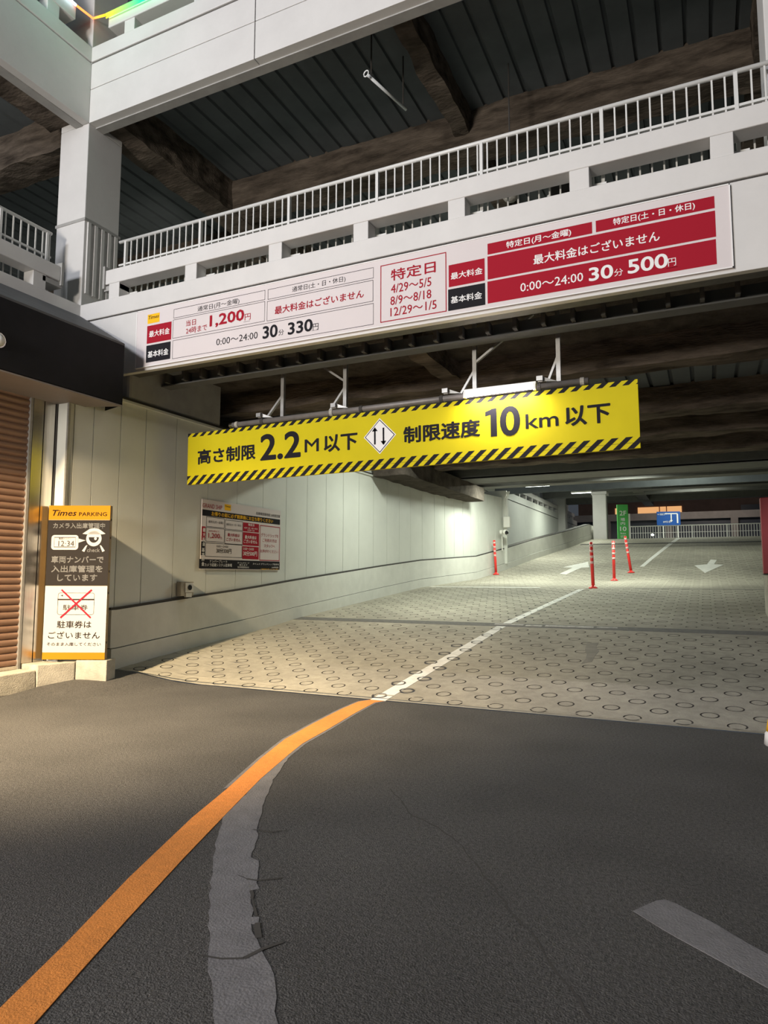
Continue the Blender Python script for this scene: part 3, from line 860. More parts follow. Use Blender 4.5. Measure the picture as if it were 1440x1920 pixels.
MB().box(0.36, 0.40, -0.05, 0.05, 0, 2.5).build('downpipe', 'beam_grey', col3)
col4 = thing('column', 'white column rising from the set back wall, left of the bright lamp', 'column', (-1.0, 40.0, 3.0))
MB().box(-0.42, 0.42, -0.4, 0.4, 0, 4.3).build('shaft', 'white_facade', col4, bevel=0.02)

# ---- parapets: kerb band, short posts, guard beam
def parapet(name, label, axis, a0, a1, fixed, z, posts, side, thick=0.30, gm='white_facade'):
    """axis 'x' faces -y at y=fixed, axis 'y' faces +x at x=fixed; z = underside of the band"""
    t = struct(name, label)
    def bx(nm, u0, u1, d0, d1, z0, z1, m, bev=0, lab=None):
        mb = MB()
        if axis == 'x': mb.box(u0, u1, fixed + d0, fixed + d1, z0, z1)
        else: mb.box(fixed - d1, fixed - d0, u0, u1, z0, z1)
        o = mb.build(nm, m, t, bevel=bev)
        if lab: o['label'] = lab
        return o
    return t, bx
FP = [-0.33, 1.22, 2.72, 4.06, 5.38, 6.85, 8.305, 9.8]
p1, bx = parapet('parapet', 'white parapet of the second storey carrying the price board', 'x', -1.05, 11.0, 0.0, 4.6, FP, 1)
bx('band', -1.05, 11.0, 0.0, 0.09, 4.60, 5.565, 'white_facade', 0.006)
bx('groove', -1.04, 11.0, 0.02, 0.16, 5.565, 5.585, 'seam_dark')
bx('kerb', -1.05, 11.0, -0.012, 0.34, 5.585, 5.87, 'white_facade', 0.012)
for x in FP:
    bx('guard_post', x - 0.11, x + 0.11, 0.004, 0.22, 5.87, 6.12, 'white_facade', 0.008)
    bx('bracket', x + 0.11, x + 0.27, 0.22, 0.30, 5.87, 6.02, 'rail_white', 0, 'white bracket plate') if x < 9 else None
bx('guard_beam', -0.52, 11.0, 0.0, 0.25, 6.12, 6.355, 'white_facade', 0.012)
bx('end_plate', -0.56, -0.52, -0.02, 0.32, 6.05, 6.42, 'grey_soffit', 0, 'grey end plate')
bx('end_bracket', -0.56, -0.22, 0.02, 0.28, 6.02, 6.10, 'grey_soffit')

WP = [-0.75, -2.15, -3.55, -4.95]
p2, bx = parapet('parapet', 'white parapet of the wing on the left, above the black canopy', 'y', -9, 0, -1.05, 4.6, WP, 1)
bx('band', -9, -0.0, 0.0, 0.16, 4.60, 5.565, 'white_facade', 0.006)
bx('groove', -9, -0.0, 0.02, 0.16, 5.565, 5.585, 'seam_dark')
bx('kerb', -9, -0.0, -0.012, 0.34, 5.585, 5.87, 'white_facade', 0.012)
for y in WP: bx('guard_post', y - 0.11, y + 0.11, 0.02, 0.24, 5.87, 6.12, 'white_facade', 0.008)
bx('guard_beam', -9, -0.40, 0.0, 0.25, 6.12, 6.355, 'white_facade', 0.012)
bx('end_plate', -0.40, -0.36, -0.02, 0.32, 6.05, 6.42, 'grey_soffit', 0, 'grey end plate')
bx('end_bracket', -0.70, -0.36, 0.02, 0.28, 6.02, 6.10, 'grey_soffit')

# upper storey
p3, bx = parapet('parapet', 'white parapet of the third storey across the front', 'x', -1.05, 11, 0.0, 9.02, FP, 1)
for u0, u1 in ((-1.05, 2.29), (2.305, 6.3), (6.315, 11.0)):
    bx('band_panel', u0, u1, 0.0, 0.16, 9.02, 9.605, 'white_facade', 0.006)
    bx('band_panel', u0, u1, 0.0, 0.16, 9.615, 10.07, 'white_facade', 0.006)
bx('soffit', -1.05, 11.0, 0.14, 0.30, 9.0, 9.3, 'grey_soffit')
bx('groove', -1.04, 11.0, 0.02, 0.16, 10.07, 10.10, 'seam_dark')
bx('kerb', -1.05, 11.0, -0.012, 0.34, 10.10, 10.36, 'white_facade', 0.012)
for x in (-0.24, 1.22, 2.72, 4.06): bx('guard_post', x - 0.11, x + 0.11, 0.02, 0.24, 10.36, 10.62, 'white_facade', 0.008)
bx('guard_beam', -0.70, 11.0, 0.0, 0.30, 10.60, 10.84, 'white_facade', 0.012)
p4, bx = parapet('parapet', 'white parapet of the third storey along the left wing', 'y', -9, 0, -1.05, 9.02, WP, 1)
bx('band', -9, 0.0, 0.0, 0.16, 9.02, 10.08, 'white_facade', 0.006)
bx('soffit', -9, 0.0, 0.14, 0.30, 9.0, 9.3, 'grey_soffit')
bx('kerb', -9, -0.0, -0.012, 0.34, 10.10, 10.36, 'white_facade', 0.012)
for y in WP: bx('guard_post', y - 0.11, y + 0.11, 0.02, 0.24, 10.36, 10.62, 'white_facade', 0.008)
bx('guard_beam', -9, -0.35, 0.0, 0.30, 10.60, 10.84, 'white_facade', 0.012)

# third-storey wall seen behind the LED lines
w3 = struct('wall_top', 'ribbed wall behind the light lines')
for i in range(28): MB().box(-0.9 + i * 0.22, -0.9 + i * 0.22 + 0.14, 2.2, 2.3, 10.3, 13.0).build('wall_panel', 'white_wall', w3)
MB().box(-1.0, 6, 2.3, 2.4, 10.3, 13.0).build('wall_core', 'grey_soffit', w3)

# ---- second storey: floor slab and the dark deck above
slab = struct('floor', 'slab of the second storey')
MB().box(-1.0, 15, 0.35, 16.2, 5.35, 5.5).build('slab', 'slab_concrete', slab)
MB().box(-9, -1.3, -9, 20, 5.35, 5.5).build('slab', 'slab_concrete', slab)
top = struct('ceiling', 'dark ribbed steel ceiling of the second storey')
deck('steel_deck', -1.3, 12, 0.30, 24, 9.78, top)
deck('steel_deck', -10, -1.3, -9, 24, 9.78, top)
for y0, y1 in ((3.4, 4.0), (9.0, 9.6), (15, 15.6), (21, 21.6)):
    rough_beam('beam', -0.8, 12, y0, y1, 9.12, 9.80, 'insulation', top, 0.06)
rough_beam('beam', -1.30, -0.72, 0.4, 22, 9.10, 9.80, 'insulation', top, 0.05, 'y')
rough_beam('beam', 4.20, 4.50, 0.35, 3.5, 9.35, 9.80, 'insulation', top, 0.05, 'y')
rough_beam('beam', 4.20, 4.50, 4.0, 22, 9.35, 9.80, 'insulation', top, 0.05, 'y')
rough_beam('beam', 8.90, 9.40, 0.35, 22, 9.15, 9.80, 'insulation', top, 0.05, 'y')
rough_beam('beam', -9.0, -1.4, 0.35, 0.95, 9.12, 9.80, 'insulation', top, 0.06)
rough_beam('beam', -9.0, -1.4, 5.0, 5.6, 9.12, 9.80, 'insulation', top, 0.06)
rough_beam('beam', -1.95, -1.38, -8.5, 0.0, 9.12, 9.80, 'insulation', top, 0.05, 'y')
back = struct('wall_back', 'dark back wall of the second storey')
MB().box(-10, 14, 24, 24.2, 5.4, 9.8).build('wall_face', 'deck_steel', back)
MB().box(-10.2, -10, -9, 24, 5.4, 9.8).build('wall_face', 'deck_steel', back)

# ================================================================ THINGS
# ---- railings
def railing(label, p0, p1, z0, z1, thick, pitch, group=None, rail_r=0.028, bal=0.0092, zb=None, name='railing'):
    """thick: distances of the thick posts along the run"""
    p0 = Vector((*p0, 0)); p1 = Vector((*p1, 0)); Ld = (p1 - p0).length; d = (p1 - p0) / Ld
    t = thing(name, label, 'railing', (p0.x, p0.y, z0), math.atan2(d.y, d.x), group)
    H = z1 - z0
    MB().tube([(0, 0, H), (Ld, 0, H)], rail_r, 10).build('top_rail', 'rail_white', t, smooth=True)
    zr = 0.74
    zb = 0.0
    MB().bar((0, 0, zr), (Ld, 0, zr), 0.03, 0.03).build('bottom_rail', 'rail_white', t)
    bme = MB().box(-bal, bal, -bal, bal, zb, H - rail_r * 0.5).mesh('baluster', 'rail_white')
    pme = MB().box(-0.02, 0.02, -0.025, 0.025, 0, H).mesh('post', 'rail_white')
    for a in thick: inst('post', pme, t, (a, 0, 0))
    a = pitch
    while a < Ld:
        if min([abs(a - q) for q in thick] + [9]) > 0.045: inst('baluster', bme, t, (a, 0, 0))
        a += pitch
    return t
tf = [x + 0.62 for x in (-0.48, 1.08, 2.71, 4.13, 5.60, 7.07, 8.48, 9.9)]
railing('long white railing across the front above the price board', (-0.62, 0.36), (11.0, 0.36), 5.87, 7.01, tf, 0.1285)
railing('white railing on the left wing above the black canopy', (-1.41, -6.0), (-1.41, -0.32), 5.87, 7.01, [0.5, 2.0, 3.5, 4.8, 5.6], 0.1285)
railing('white railing along the far edge at the top of the ramp', (3.2, 39.0), (15.5, 39.3), 3.55, 4.72, [0.2 + 1.95 * i for i in range(7)], 0.15, bal=0.017, rail_r=0.035)
# parapet, railings and guard over the set back wall
g2 = thing('guard_rail', 'white guard beam on short posts over the set back wall', 'guard rail', (-1.18, 24, 5.80))
MB().box(-0.12, 0.14, 0, 22, 0.25, 0.50).build('guard_beam', 'white_facade', g2)
for i in range(15): MB().box(-0.1, 0.1, 0.4 + i * 1.5, 0.62 + i * 1.5, 0, 0.25).build('guard_post', 'white_facade', g2)
railing('white railing behind the guard beam over the set back wall', (-1.5, 24), (-1.5, 46), 5.80, 6.95, [i * 1.5 + .2 for i in range(14)], 0.16, bal=0.016)

# ---- kerb and the base under the sign stand
ks = [(-8.0, -6.4), (-6.39, -4.8), (-4.79, -3.2), (-3.19, -2.42), (-2.41, -1.35)]
for i, (a, b) in enumerate(ks):
    mb = MB(); mb.hexa([(-0.28, a, 0), (0.05, a, 0), (0.05, b, 0), (-0.28, b, 0), (-0.28, a, 0.25), (0.03, a, 0.25), (0.03, b, 0.27), (-0.28, b, 0.27)])
    o = mb.build('kerb_stone', 'kerb_concrete', None, bevel=0.012)
    tag(o, 'grey concrete kerb stone ' + ['furthest left, beyond the frame', 'second from the left end, below the shutter', 'third from the left end, below the shutter', 'below the shutter, next but one to the sign stand', 'next to the sign stand'][i], 'kerb', 'kerb stones under the shutter')
    if i < 2: bpy.data.objects.remove(o)
tag(MB().prism([(-0.26, -1.34, 0.01), (0.05, -1.34, 0.01), (0.20, -0.885, 0.01), (0.10, -0.64, 0.01), (0.03, -0.66, 0.01), (0.03, -0.98, 0.01), (-0.26, -0.98, 0.01)], (0, 0, 0.325)).build('kerb_stone', 'kerb_concrete', None, bevel=0.01),
    'short kerb stone under the left half of the sign stand', 'kerb', 'kerb stones under the shutter')
tag(MB().prism([(0.21, -0.88, 0.01), (0.59, -0.70, 0.01), (0.50, -0.46, 0.01), (0.11, -0.64, 0.01)], (0, 0, 0.345)).build('base_block', 'kerb_concrete', None, bevel=0.01),
    'pale concrete block under the right half of the sign stand', 'concrete block')

# ---- roller shutter in its stainless frame
sh = struct('door_1', 'brown roller shutter in a stainless steel frame')
sh.location = (0, 0, 0)
z = 0.30
sl_y0, sl_y1 = -8.0, -1.36
prof = MB()
# one slat: bulged lath with a shadowed joint
px = []
for k in range(7):
    t = k / 6
    px.append((0.022 * math.sin(math.pi * t) ** 0.7 if 0 < t < 1 else 0, 0.008 + 0.082 * t))
for k in range(6):
    prof.face([(px[k][0], sl_y0, px[k][1]), (px[k][0], sl_y1, px[k][1]), (px[k + 1][0], sl_y1, px[k + 1][1]), (px[k + 1][0], sl_y0, px[k + 1][1])])
prof.face([(-0.004, sl_y0, 0), (-0.004, sl_y1, 0), (0, sl_y1, 0.008), (0, sl_y0, 0.008)])
slat_me = prof.mesh('slat', 'shutter_brown')
k = 0
while z < 3.9:
    inst('slat', slat_me, sh, (-0.335, 0, z)); z += 0.09
MB().box(-0.40, -0.345, sl_y0, -1.30, 0.25, 3.95).build('backing', 'seam_dark', sh)
MB().box(-0.345, -0.30, sl_y0, -1.36, 0.255, 0.31).build('bottom_bar', 'stainless', sh)
MB().box(-0.36, -0.29, -1.37, -1.335, 0.25, 3.95).build('guide', 'galvanised', sh)
MB().box(-0.36, -0.285, -1.33, -1.17, 0.25, 3.95).build('jamb', 'stainless', sh)
MB().box(-0.36, -0.31, -1.17, -1.155, 0.25, 3.95).build('joint', 'seam_dark', sh)
MB().box(-0.36, -0.285, -1.155, -0.99, 0.25, 3.95).build('jamb', 'stainless', sh)
MB().box(-0.36, -0.31, -0.99, -0.965, 0.25, 3.95).build('joint', 'seam_dark', sh)

# ---- black canopy over the shutter
cn = thing('canopy', 'black box canopy with sloping grey top over the shutter', 'canopy', (0, 0, 3.95))
XF = 0.45
y0c, y1f = -9.0, -0.47
MB().hexa([(XF - .03, y0c, 0), (XF, y0c, 0), (XF, y1f, 0), (XF - .03, y1f, 0), (XF - .03, y0c, 0.88), (XF, y0c, 0.88), (XF, y1f, 0.88), (XF - .03, y1f, 0.88)]).build('fascia', 'canopy_black', cn)
MB().hexa([(-1.03, y0c, 1.70), (XF - .0, y0c, 0.88), (XF, y1f, 0.88), (-1.03, -0.02, 1.70), (-1.03, y0c, 1.73), (XF, y0c, 0.91), (XF, y1f, 0.91), (-1.03, -0.02, 1.73)]).build('roof', 'canopy_grey', cn)
MB().hexa([(-0.36, y0c, -0.02), (XF, y0c, -0.02), (XF, y1f, -0.02), (-0.36, -0.80, -0.02), (-0.36, y0c, 0.01), (XF, y0c, 0.01), (XF, y1f, 0.01), (-0.36, -0.80, 0.01)]).build('soffit', 'canopy_soffit', cn)
MB().hexa([(XF - .03, y1f, 0), (XF, y1f, 0), (-0.02, -0.33, 0), (-0.05, -0.33, 0), (XF - .03, y1f, 0.88), (XF, y1f, 0.88), (-0.02, -0.33, 1.12), (-0.05, -0.33, 1.12)]).build('end_panel', 'canopy_black', cn)
lp = thing('dome_lamp', 'small cream dome lamp on the face of the black canopy at the left edge', 'lamp', (0.465, -2.42, 4.29))
mb = MB()
mb.tube([(0, 0, 0), (0.02, 0, 0), (0.045, 0, 0), (0.065, 0, 0), (0.072, 0, 0)], [0.085, 0.08, 0.06, 0.03, 0.008], 16); mb.build('shade', 'plastic_white', lp, smooth=True)
MB().tube([(-0.01, 0, 0), (0.012, 0, 0)], 0.095, 16).build('rim', 'stainless', lp)

# ---- price board on the parapet
pb = thing('price_board', 'long white price board with red tables on the parapet', 'sign', (0.22, -0.012, 4.64))
MB().box(0, 8.14, -0.02, 0.012, 0, 0.90).build('board', 'board_white', pb)
mb = MB()
for a0, a1, b0, b1 in ((0, 8.14, 0, 0.012), (0, 8.14, 0.888, 0.90), (0, 0.012, 0, 0.9), (8.128, 8.14, 0, 0.9)): mb.box(a0, a1, -0.026, -0.018, b0, b1)
mb.build('edge', 'print_white', pb)
def fr_pb(a, b, d): return (a - 0.22, -0.0202 - 0.0012 * d, b - 4.64)
CM = {'k': 'print_black', 'r': 'print_red', 'w': 'print_white', 'o': 'orange_yellow'}
for kind, a0, a1, b0, b1, m, w in PRICE_RECTS:
    if kind == 'frame': flat(frame_polys(a0, a1, b0, b1, 0.006 if m == 'k' else 0.012), fr_pb, CM[m], pb, 'table_frame')
    else: flat([rect(a0, a1, b0, b1)], fr_pb, CM[m], pb, 'table_cell')
for s, a0, a1, b0, b1, m, w in PRICE_TEXT:
    lettering(s, a0, a1, b0, b1, fr_pb, CM[m], pb, w, 0.25 if s == 'Times' else 0)
for a0 in (2.254, 3.371, 7.746): flat([rect(a0 - 0.02, a0 + 0.09, 5.05 - (0.3 if a0 > 3 else 0), 5.054 - (0.3 if a0 > 3 else 0))], fr_pb, 'print_black' if a0 < 7 else 'print_white', pb, 'underline')

# ---- yellow height limit sign
ys_ = thing('height_limit_sign', 'long yellow and black height and speed limit sign hanging over the ramp', 'sign', (0.41, 1.0, 2.965))
ys_.rotation_euler = (0, -0.0095, 0)
WL, HL = 6.925, 0.845
def fr_y(a, b, d): return (a, -0.022 - 0.0012 * d, b)
MB().box(0, WL, -0.022, 0.02, 0, HL).build('board', 'yellow_sign', ys_, bevel=0.004)
def stripes(b0, b1, pitch, wd, slant):
    P = []; a = -slant
    while a < WL:
        q = [(a, b0), (a + wd, b0), (a + wd + slant, b1), (a + slant, b1)]
        # clip to the board
        def clip(pts, lim, keep):
            out = []
            for i in range(len(pts)):
                p, r = pts[i], pts[(i + 1) % len(pts)]
                ip, ir = keep(p[0]), keep(r[0])
                if ip: out.append(p)
                if ip != ir:
                    t = (lim - p[0]) / (r[0] - p[0]); out.append((lim, p[1] + (r[1] - p[1]) * t))
            return out
        q = clip(q, 0.0, lambda x: x >= 0); q = clip(q, WL, lambda x: x <= WL) if q else q
        if len(q) >= 3: P.append(q)
        a += pitch
    return P
flat(stripes(0.0, 0.145, 0.165, 0.082, 0.16), fr_y, 'print_black', ys_, 'hazard_stripe')
flat(stripes(HL - 0.062, HL, 0.155, 0.078, 0.075), fr_y, 'print_black', ys_, 'hazard_stripe')
flat([rect(0, WL, 0.068, 0.071)], fr_y, 'print_brown', ys_, 'hazard_stripe', 3)
dz = lambda x: 0.0095 * (x - 0.41)
for s, a0, a1, b0, b1, m, w in LIMIT_TEXT:
    if s == 'BOARD': continue
    c = (a0 + a1) / 2; o_ = 2.965 + dz(c); a0 -= 0.41; a1 -= 0.41; b0 -= o_; b1 -= o_
    if s == 'DIA':
        ca, cb, hw, hh = (a0 + a1) / 2, (b0 + b1) / 2, (a1 - a0) / 2, (b1 - b0) / 2
        for k_, (f, mm) in enumerate(((1.0, 'print_white'), (0.93, 'print_black'), (0.87, 'print_white'))):
            flat([[(ca - hw * f, cb), (ca, cb - hh * f), (ca + hw * f, cb), (ca, cb + hh * f)]], fr_y, mm, ys_, 'diamond_mark', 1 + k_)
        for sx, sg in ((-0.075, 1), (0.06, -1)):
            flat([rect(ca + sx - 0.013, ca + sx + 0.013, cb - 0.115, cb + 0.115),
                  [(ca + sx - 0.045, cb + sg * 0.075), (ca + sx + 0.045, cb + sg * 0.075), (ca + sx, cb + sg * 0.135)][::sg]], fr_y, 'print_black', ys_, 'arrow_mark', 5)
        continue
    if s == 'ONE':
        t_ = (b1 - b0) * 0.16
        flat([[(a1 - 0.085, b0), (a1, b0), (a1, b1), (a1 - 0.06, b1), (a1 - 0.085, b1 - 0.012)], [(a0, b1 - t_ - 0.035), (a1 - 0.085, b1 - t_ - 0.02), (a1 - 0.085, b1 - 0.012), (a0, b1 - 0.035)]], fr_y, 'print_black', ys_, 'lettering', 2)
        continue
    lettering(s, a0, a1, b0, b1, fr_y, 'print_black', ys_, w)

# ---- pipe and its hanging frames
pp = thing('sign_pipe', 'grey pipe clamped along the top of the yellow sign', 'pipe', (1.18, 1.14, 3.915))
Lp = 5.55
MB().tube([(0, 0, 0), (Lp, 0, 0.055)], 0.042, 14).build('pipe', 'pipe_grey', pp, smooth=True)
MB().tube([(-0.06, 0, 0), (0.01, 0, 0)], 0.036, 12).build('end_cap', 'stainless', pp)
for a in (0.06, 0.55, 1.80, 2.3, 3.55, 4.9, 5.45):
    MB().tube([(a, 0, 0.01 * a), (a + 0.05, 0, 0.01 * a)], 0.052, 12).build('clamp', 'seam_dark' if int(a * 10) % 2 else 'kerb_concrete', pp)
for a in (0.52, 1.86, 3.62, 4.92):
    mb = MB(); mb.box(a, a + 0.06, -0.05, -0.02, 0.05 + .01 * a, 0.13 + .01 * a); mb.box(a - 0.01, a + 0.07, -0.09, -0.05, 0.06 + .01 * a, 0.12 + .01 * a)
    mb.prism([(a + 0.06, -0.03, 0.12 + .01 * a), (a + 0.06, -0.03, 0.06 + .01 * a), (a + 0.24, 0.0, 0.05 + .01 * a)], (0, 0.02, 0))
    mb.build('lug', 'galvanised', pp)
SUP = [(2.05, 'leftmost steel hanger of the yellow sign, with one lower brace', [((-0.36, 3.93), (0, 4.34))]),
       (3.17, 'steel hanger with upper and lower braces, just left of the diamond mark', [((-0.30, 3.95), (0, 4.34)), ((0, 4.42), (-0.62, 4.86))]),
       (5.20, 'steel hanger crossing the lit tube, braced up to the right', [((-0.02, 4.42), (0.82, 5.0)), ((-0.25, 3.95), (0, 4.34))]),
       (6.34, 'rightmost steel hanger of the yellow sign, beside the right end of the lit tube', [((-0.16, 4.0), (0, 4.40))])]
for x, lab, br in SUP:
    t = thing('sign_hanger', lab, 'hanger', (x, 1.26, 3.92), 0, 'steel hangers of the yellow sign')
    MB().box(-0.028, 0.028, -0.028, 0.028, -0.20, 1.17).build('upright', 'galvanised', t)
    MB().box(-0.07, 0.07, -0.05, 0.05, 1.16, 1.18).build('top_plate', 'steel_dark', t)
    for (a, za), (b, zb_) in br: MB().bar((a, 0.0, za - 3.92), (b, 0.0, zb_ - 3.92), 0.03, 0.045, (0, 1, 0)).build('brace', 'galvanised', t)

# ---- fluorescent lamp on the sign
fl = thing('sign_lamp', 'lit white fluorescent tube lamp on top of the yellow sign', 'lamp', (5.16, 0.86, 3.885))
MB().box(0, 0.96, 0.02, 0.10, 0.045, 0.085).build('housing', 'plastic_white', fl)
MB().tube([(0.03, 0.03, 0.0), (0.93, 0.03, 0.012)], 0.022, 12).build('tube', 'tube_lit', fl, smooth=True)
for a in (0.0, 0.93): MB().box(a, a + 0.03, 0.0, 0.06, -0.03, 0.05).build('end_cap', 'plastic_white', fl)
MB().bar((0.9, 0.05, 0.07), (0.93, 0.16, 0.08), 0.03, 0.03).build('arm', 'galvanised', fl)
MB().bar((0.06, 0.05, 0.07), (0.05, 0.16, 0.08), 0.03, 0.03).build('arm', 'galvanised', fl)
tb = light('tube_light', 'AREA', (5.65, 0.84, 3.87), (5.65, 0.5, 0), 28, (1.0, 0.93, 0.97), 0.9, 0.05)

# ---- lamps deeper in the ramp
def tube_lamp(label, x0, x1, y, z, lit, power, group=None, tilt=0.0):
    t = thing('tube_lamp', label, 'lamp', ((x0 + x1) / 2, y, z), tilt, group)
    h = (x1 - x0) / 2
    MB().box(-h, h, -0.07, 0.07, 0.04, 0.09).build('housing', 'plastic_white', t)
    MB().prism([(-h, -0.09, 0.04), (-h, 0.09, 0.04), (-h, 0.03, 0.0), (-h, -0.03, 0.0)], (2 * h, 0, 0)).build('reflector', 'plastic_white', t)
    MB().tube([(-h + .03, 0, -0.012), (h - .03, 0, -0.012)], 0.018, 10).build('tube', lit, t, smooth=True)
    if power:
        o = light('lamp_light', 'AREA', ((x0 + x1) / 2, y, z - 0.05), ((x0 + x1) / 2, y, 0), power, (0.93, 1.0, 0.86), 2 * h, 0.06)
    return t
tube_lamp('lit tube lamp under the ceiling beside the curve of the ramp wall', 1.55, 2.55, 15.1, 4.72, 'tube_green', 230)
tube_lamp('unseen tube lamp added over the middle of the ramp landing', 5.2, 6.4, 15.1, 4.80, 'tube_green', 220)  # no fixture known here; added to light the landing from out of sight
tube_lamp('lit tube lamp above the guard beam of the set back wall', 0.9, 2.0, 22.0, 5.44, 'tube_green', 200)
tube_lamp('bright lamp seen between the two far white columns', 0.9, 2.1, 33.5, 6.42, 'tube_green', 240)
tube_lamp('lamp hidden between the grey beams at the ramp top', 6.6, 8.6, 34.6, 6.85, 'tube_green', 170)
tube_lamp('unseen lamp added above the ceiling line over the upper slope', 6.6, 7.8, 22.5, 7.0, 'tube_green', 110)  # added out of sight to light the upper slope
tube_lamp('unseen lamp added between the sprayed beams over the lower ramp', 2.0, 3.2, 7.45, 4.95, 'tube_green', 200)  # added out of sight, gives the panelled wall more cool light
tube_lamp('unseen fill lamp added before the far white column', 1.4, 2.6, 29.0, 6.85, 'tube_green', 150)  # fill for the column front and set back wall, not a known fixture
tube_lamp('unseen lamp added on the second storey, behind the guard beam', 2.9, 4.0, 7.4, 9.40, 'tube_green', 160)  # added so that light bounces off the slab onto the deck
tube_lamp('unseen lamp added on the second storey of the wing', -5.2, -4.0, 7.4, 9.40, 'tube_green', 120)  # second added bounce light, out of view
# unlit tubes of the storey above
t = thing('ceiling_tube', 'unlit tube lamp under the dark ribbed ceiling', 'lamp', (3.82, 1.35, 8.92), 1.345)
MB().tube([(-0.48, 0, 0), (0.48, 0, 0)], 0.022, 10).build('tube', 'tube_off', t, smooth=True)
mb = MB(); mb.tube([(-0.52, 0.045 * math.cos(a), 0.045 * math.sin(a)) for a in [i * math.pi / 6 for i in range(13)]], 0.010, 6); mb.build('end_ring', 'tube_off', t)
MB().tube([(-0.40, 0, 0), (-0.40, 0, 0.86)], 0.012, 8).build('stem', 'seam_dark', t)
MB().tube([(0.40, 0, 0), (0.40, 0, 0.86)], 0.012, 8).build('stem', 'seam_dark', t)
t = thing('ceiling_tube', 'unlit tube lamp seen through the front railing', 'lamp', (5.6, 6.0, 9.0), 1.3)
MB().tube([(-0.6, 0, 0), (0.6, 0, 0)], 0.03, 10).build('tube', 'tube_off', t, smooth=True)
MB().box(-0.5, 0.5, -0.01, 0.01, 0.0, 0.78).build('stem', 'seam_dark', t)
t = thing('globe_lamp', 'pale round lamp seen through the front railing', 'lamp', (5.42, 2.5, 7.50))
mb = MB(); mb.tube([(0, 0, -0.13), (0, 0, -0.10), (0, 0, -0.02), (0, 0, 0.06), (0, 0, 0.11), (0, 0, 0.13)], [0.02, 0.09, 0.14, 0.13, 0.08, 0.02], 16); mb.build('globe', 'kerb_concrete', t, smooth=True)
MB().tube([(0, 0, 0.12), (0, 0, 2.2)], 0.012, 8).build('stem', 'seam_dark', t)

# ---- LED light lines on the upper guard beams
t = tag(MB().tube([(-0.70, -0.045, 10.80), (11.0, -0.045, 10.80)], 0.022, 8).tube([(-0.70, -0.05, 10.74), (11.0, -0.05, 10.74)], 0.010, 8).build('light_line', 'led_front', None), 'rainbow light line running yellow to green to cyan on the top parapet', 'light')
t = tag(MB().tube([(-1.0, -9, 10.80), (-1.0, -0.40, 10.80)], 0.022, 8).build('light_line', 'led_side', None), 'blue-white light line on the top parapet of the left wing', 'light')
t = tag(MB().tube([(-1.0, -0.40, 10.80), (-1.03, -0.03, 10.87), (-0.70, -0.045, 10.80)], 0.018, 8).build('light_line', 'led_corner', None), 'short red-orange light line wrapped round the corner column', 'light')
light('led_glow', 'AREA', (0.6, -0.35, 10.75), (0.3, 0.0, 10.2), 2.5, (0.35, 1.0, 0.6), 2.4, 0.05)
light('led_glow', 'AREA', (-0.75, -1.4, 10.75), (-1.05, -1.2, 10.1), 3, (0.45, 1.0, 0.85), 2.0, 0.05)

# ---- sign stand
kd = 9.2
fwh = Vector((-math.sin(YAW), math.cos(YAW), 0)); rth = Vector((math.cos(YAW), math.sin(YAW), 0))
base_c = Vector((0.155, -0.86, 0.365))
st = thing('sign_stand', 'tall yellow, black and white parking notice stand beside the shutter', 'sign', base_c, YAW)
KW, KH = 0.85, 2.10
def fr_k(a, b, d): return (-KW / 2 + a * KW, -0.03 - 0.0012 * d, b * KH)
MB().box(-KW / 2, KW / 2, -0.03, 0.05, 0, KH).build('body', 'kiosk_side', st, bevel=0.004)
hp = flat([rect(0, 1, 0.906, 1)], fr_k, 'stand_yellow', st, 'header_panel')
np1 = tag(flat([rect(0, 1, 0.474, 0.903)], fr_k, 'panel_brown', st, 'notice_panel'), 'dark brown panel with white lettering')
np2 = tag(flat([rect(0, 1, 0.045, 0.472)], fr_k, 'stand_white', st, 'notice_panel'), 'white panel with a crossed out ticket')
flat([rect(0, 1, 0.0, 0.043)], fr_k, 'stand_yellow', st, 'footer_panel')
for b in (0.9, 0.78, 0.56, 0.42, 0.1): MB().box(KW / 2, KW / 2 + 0.004, 0.0, 0.02, b * KH, b * KH + 0.03).build('hinge', 'seam_dark', st)
def circ(ca, cb, ra, rb, n_=28, t0=0, t1=2 * math.pi): return [(ca + ra * math.cos(t0 + (t1 - t0) * i / n_), cb + rb * math.sin(t0 + (t1 - t0) * i / n_)) for i in range(n_ + (0 if t1 - t0 > 6.2 else 1))]
def rrect(a0, a1, b0, b1, ra):
    rb = ra * KW / KH; P = []
    for cx, cy, t in ((a1 - ra, b0 + rb, -90), (a1 - ra, b1 - rb, 0), (a0 + ra, b1 - rb, 90), (a0 + ra, b0 + rb, 180)):
        for i in range(6): P.append((cx + ra * math.cos(R(t + 18 * i)), cy + rb * math.sin(R(t + 18 * i))))
    return P
CK = {'k': 'print_brown', 'w': 'stand_white', 'r': 'print_red'}
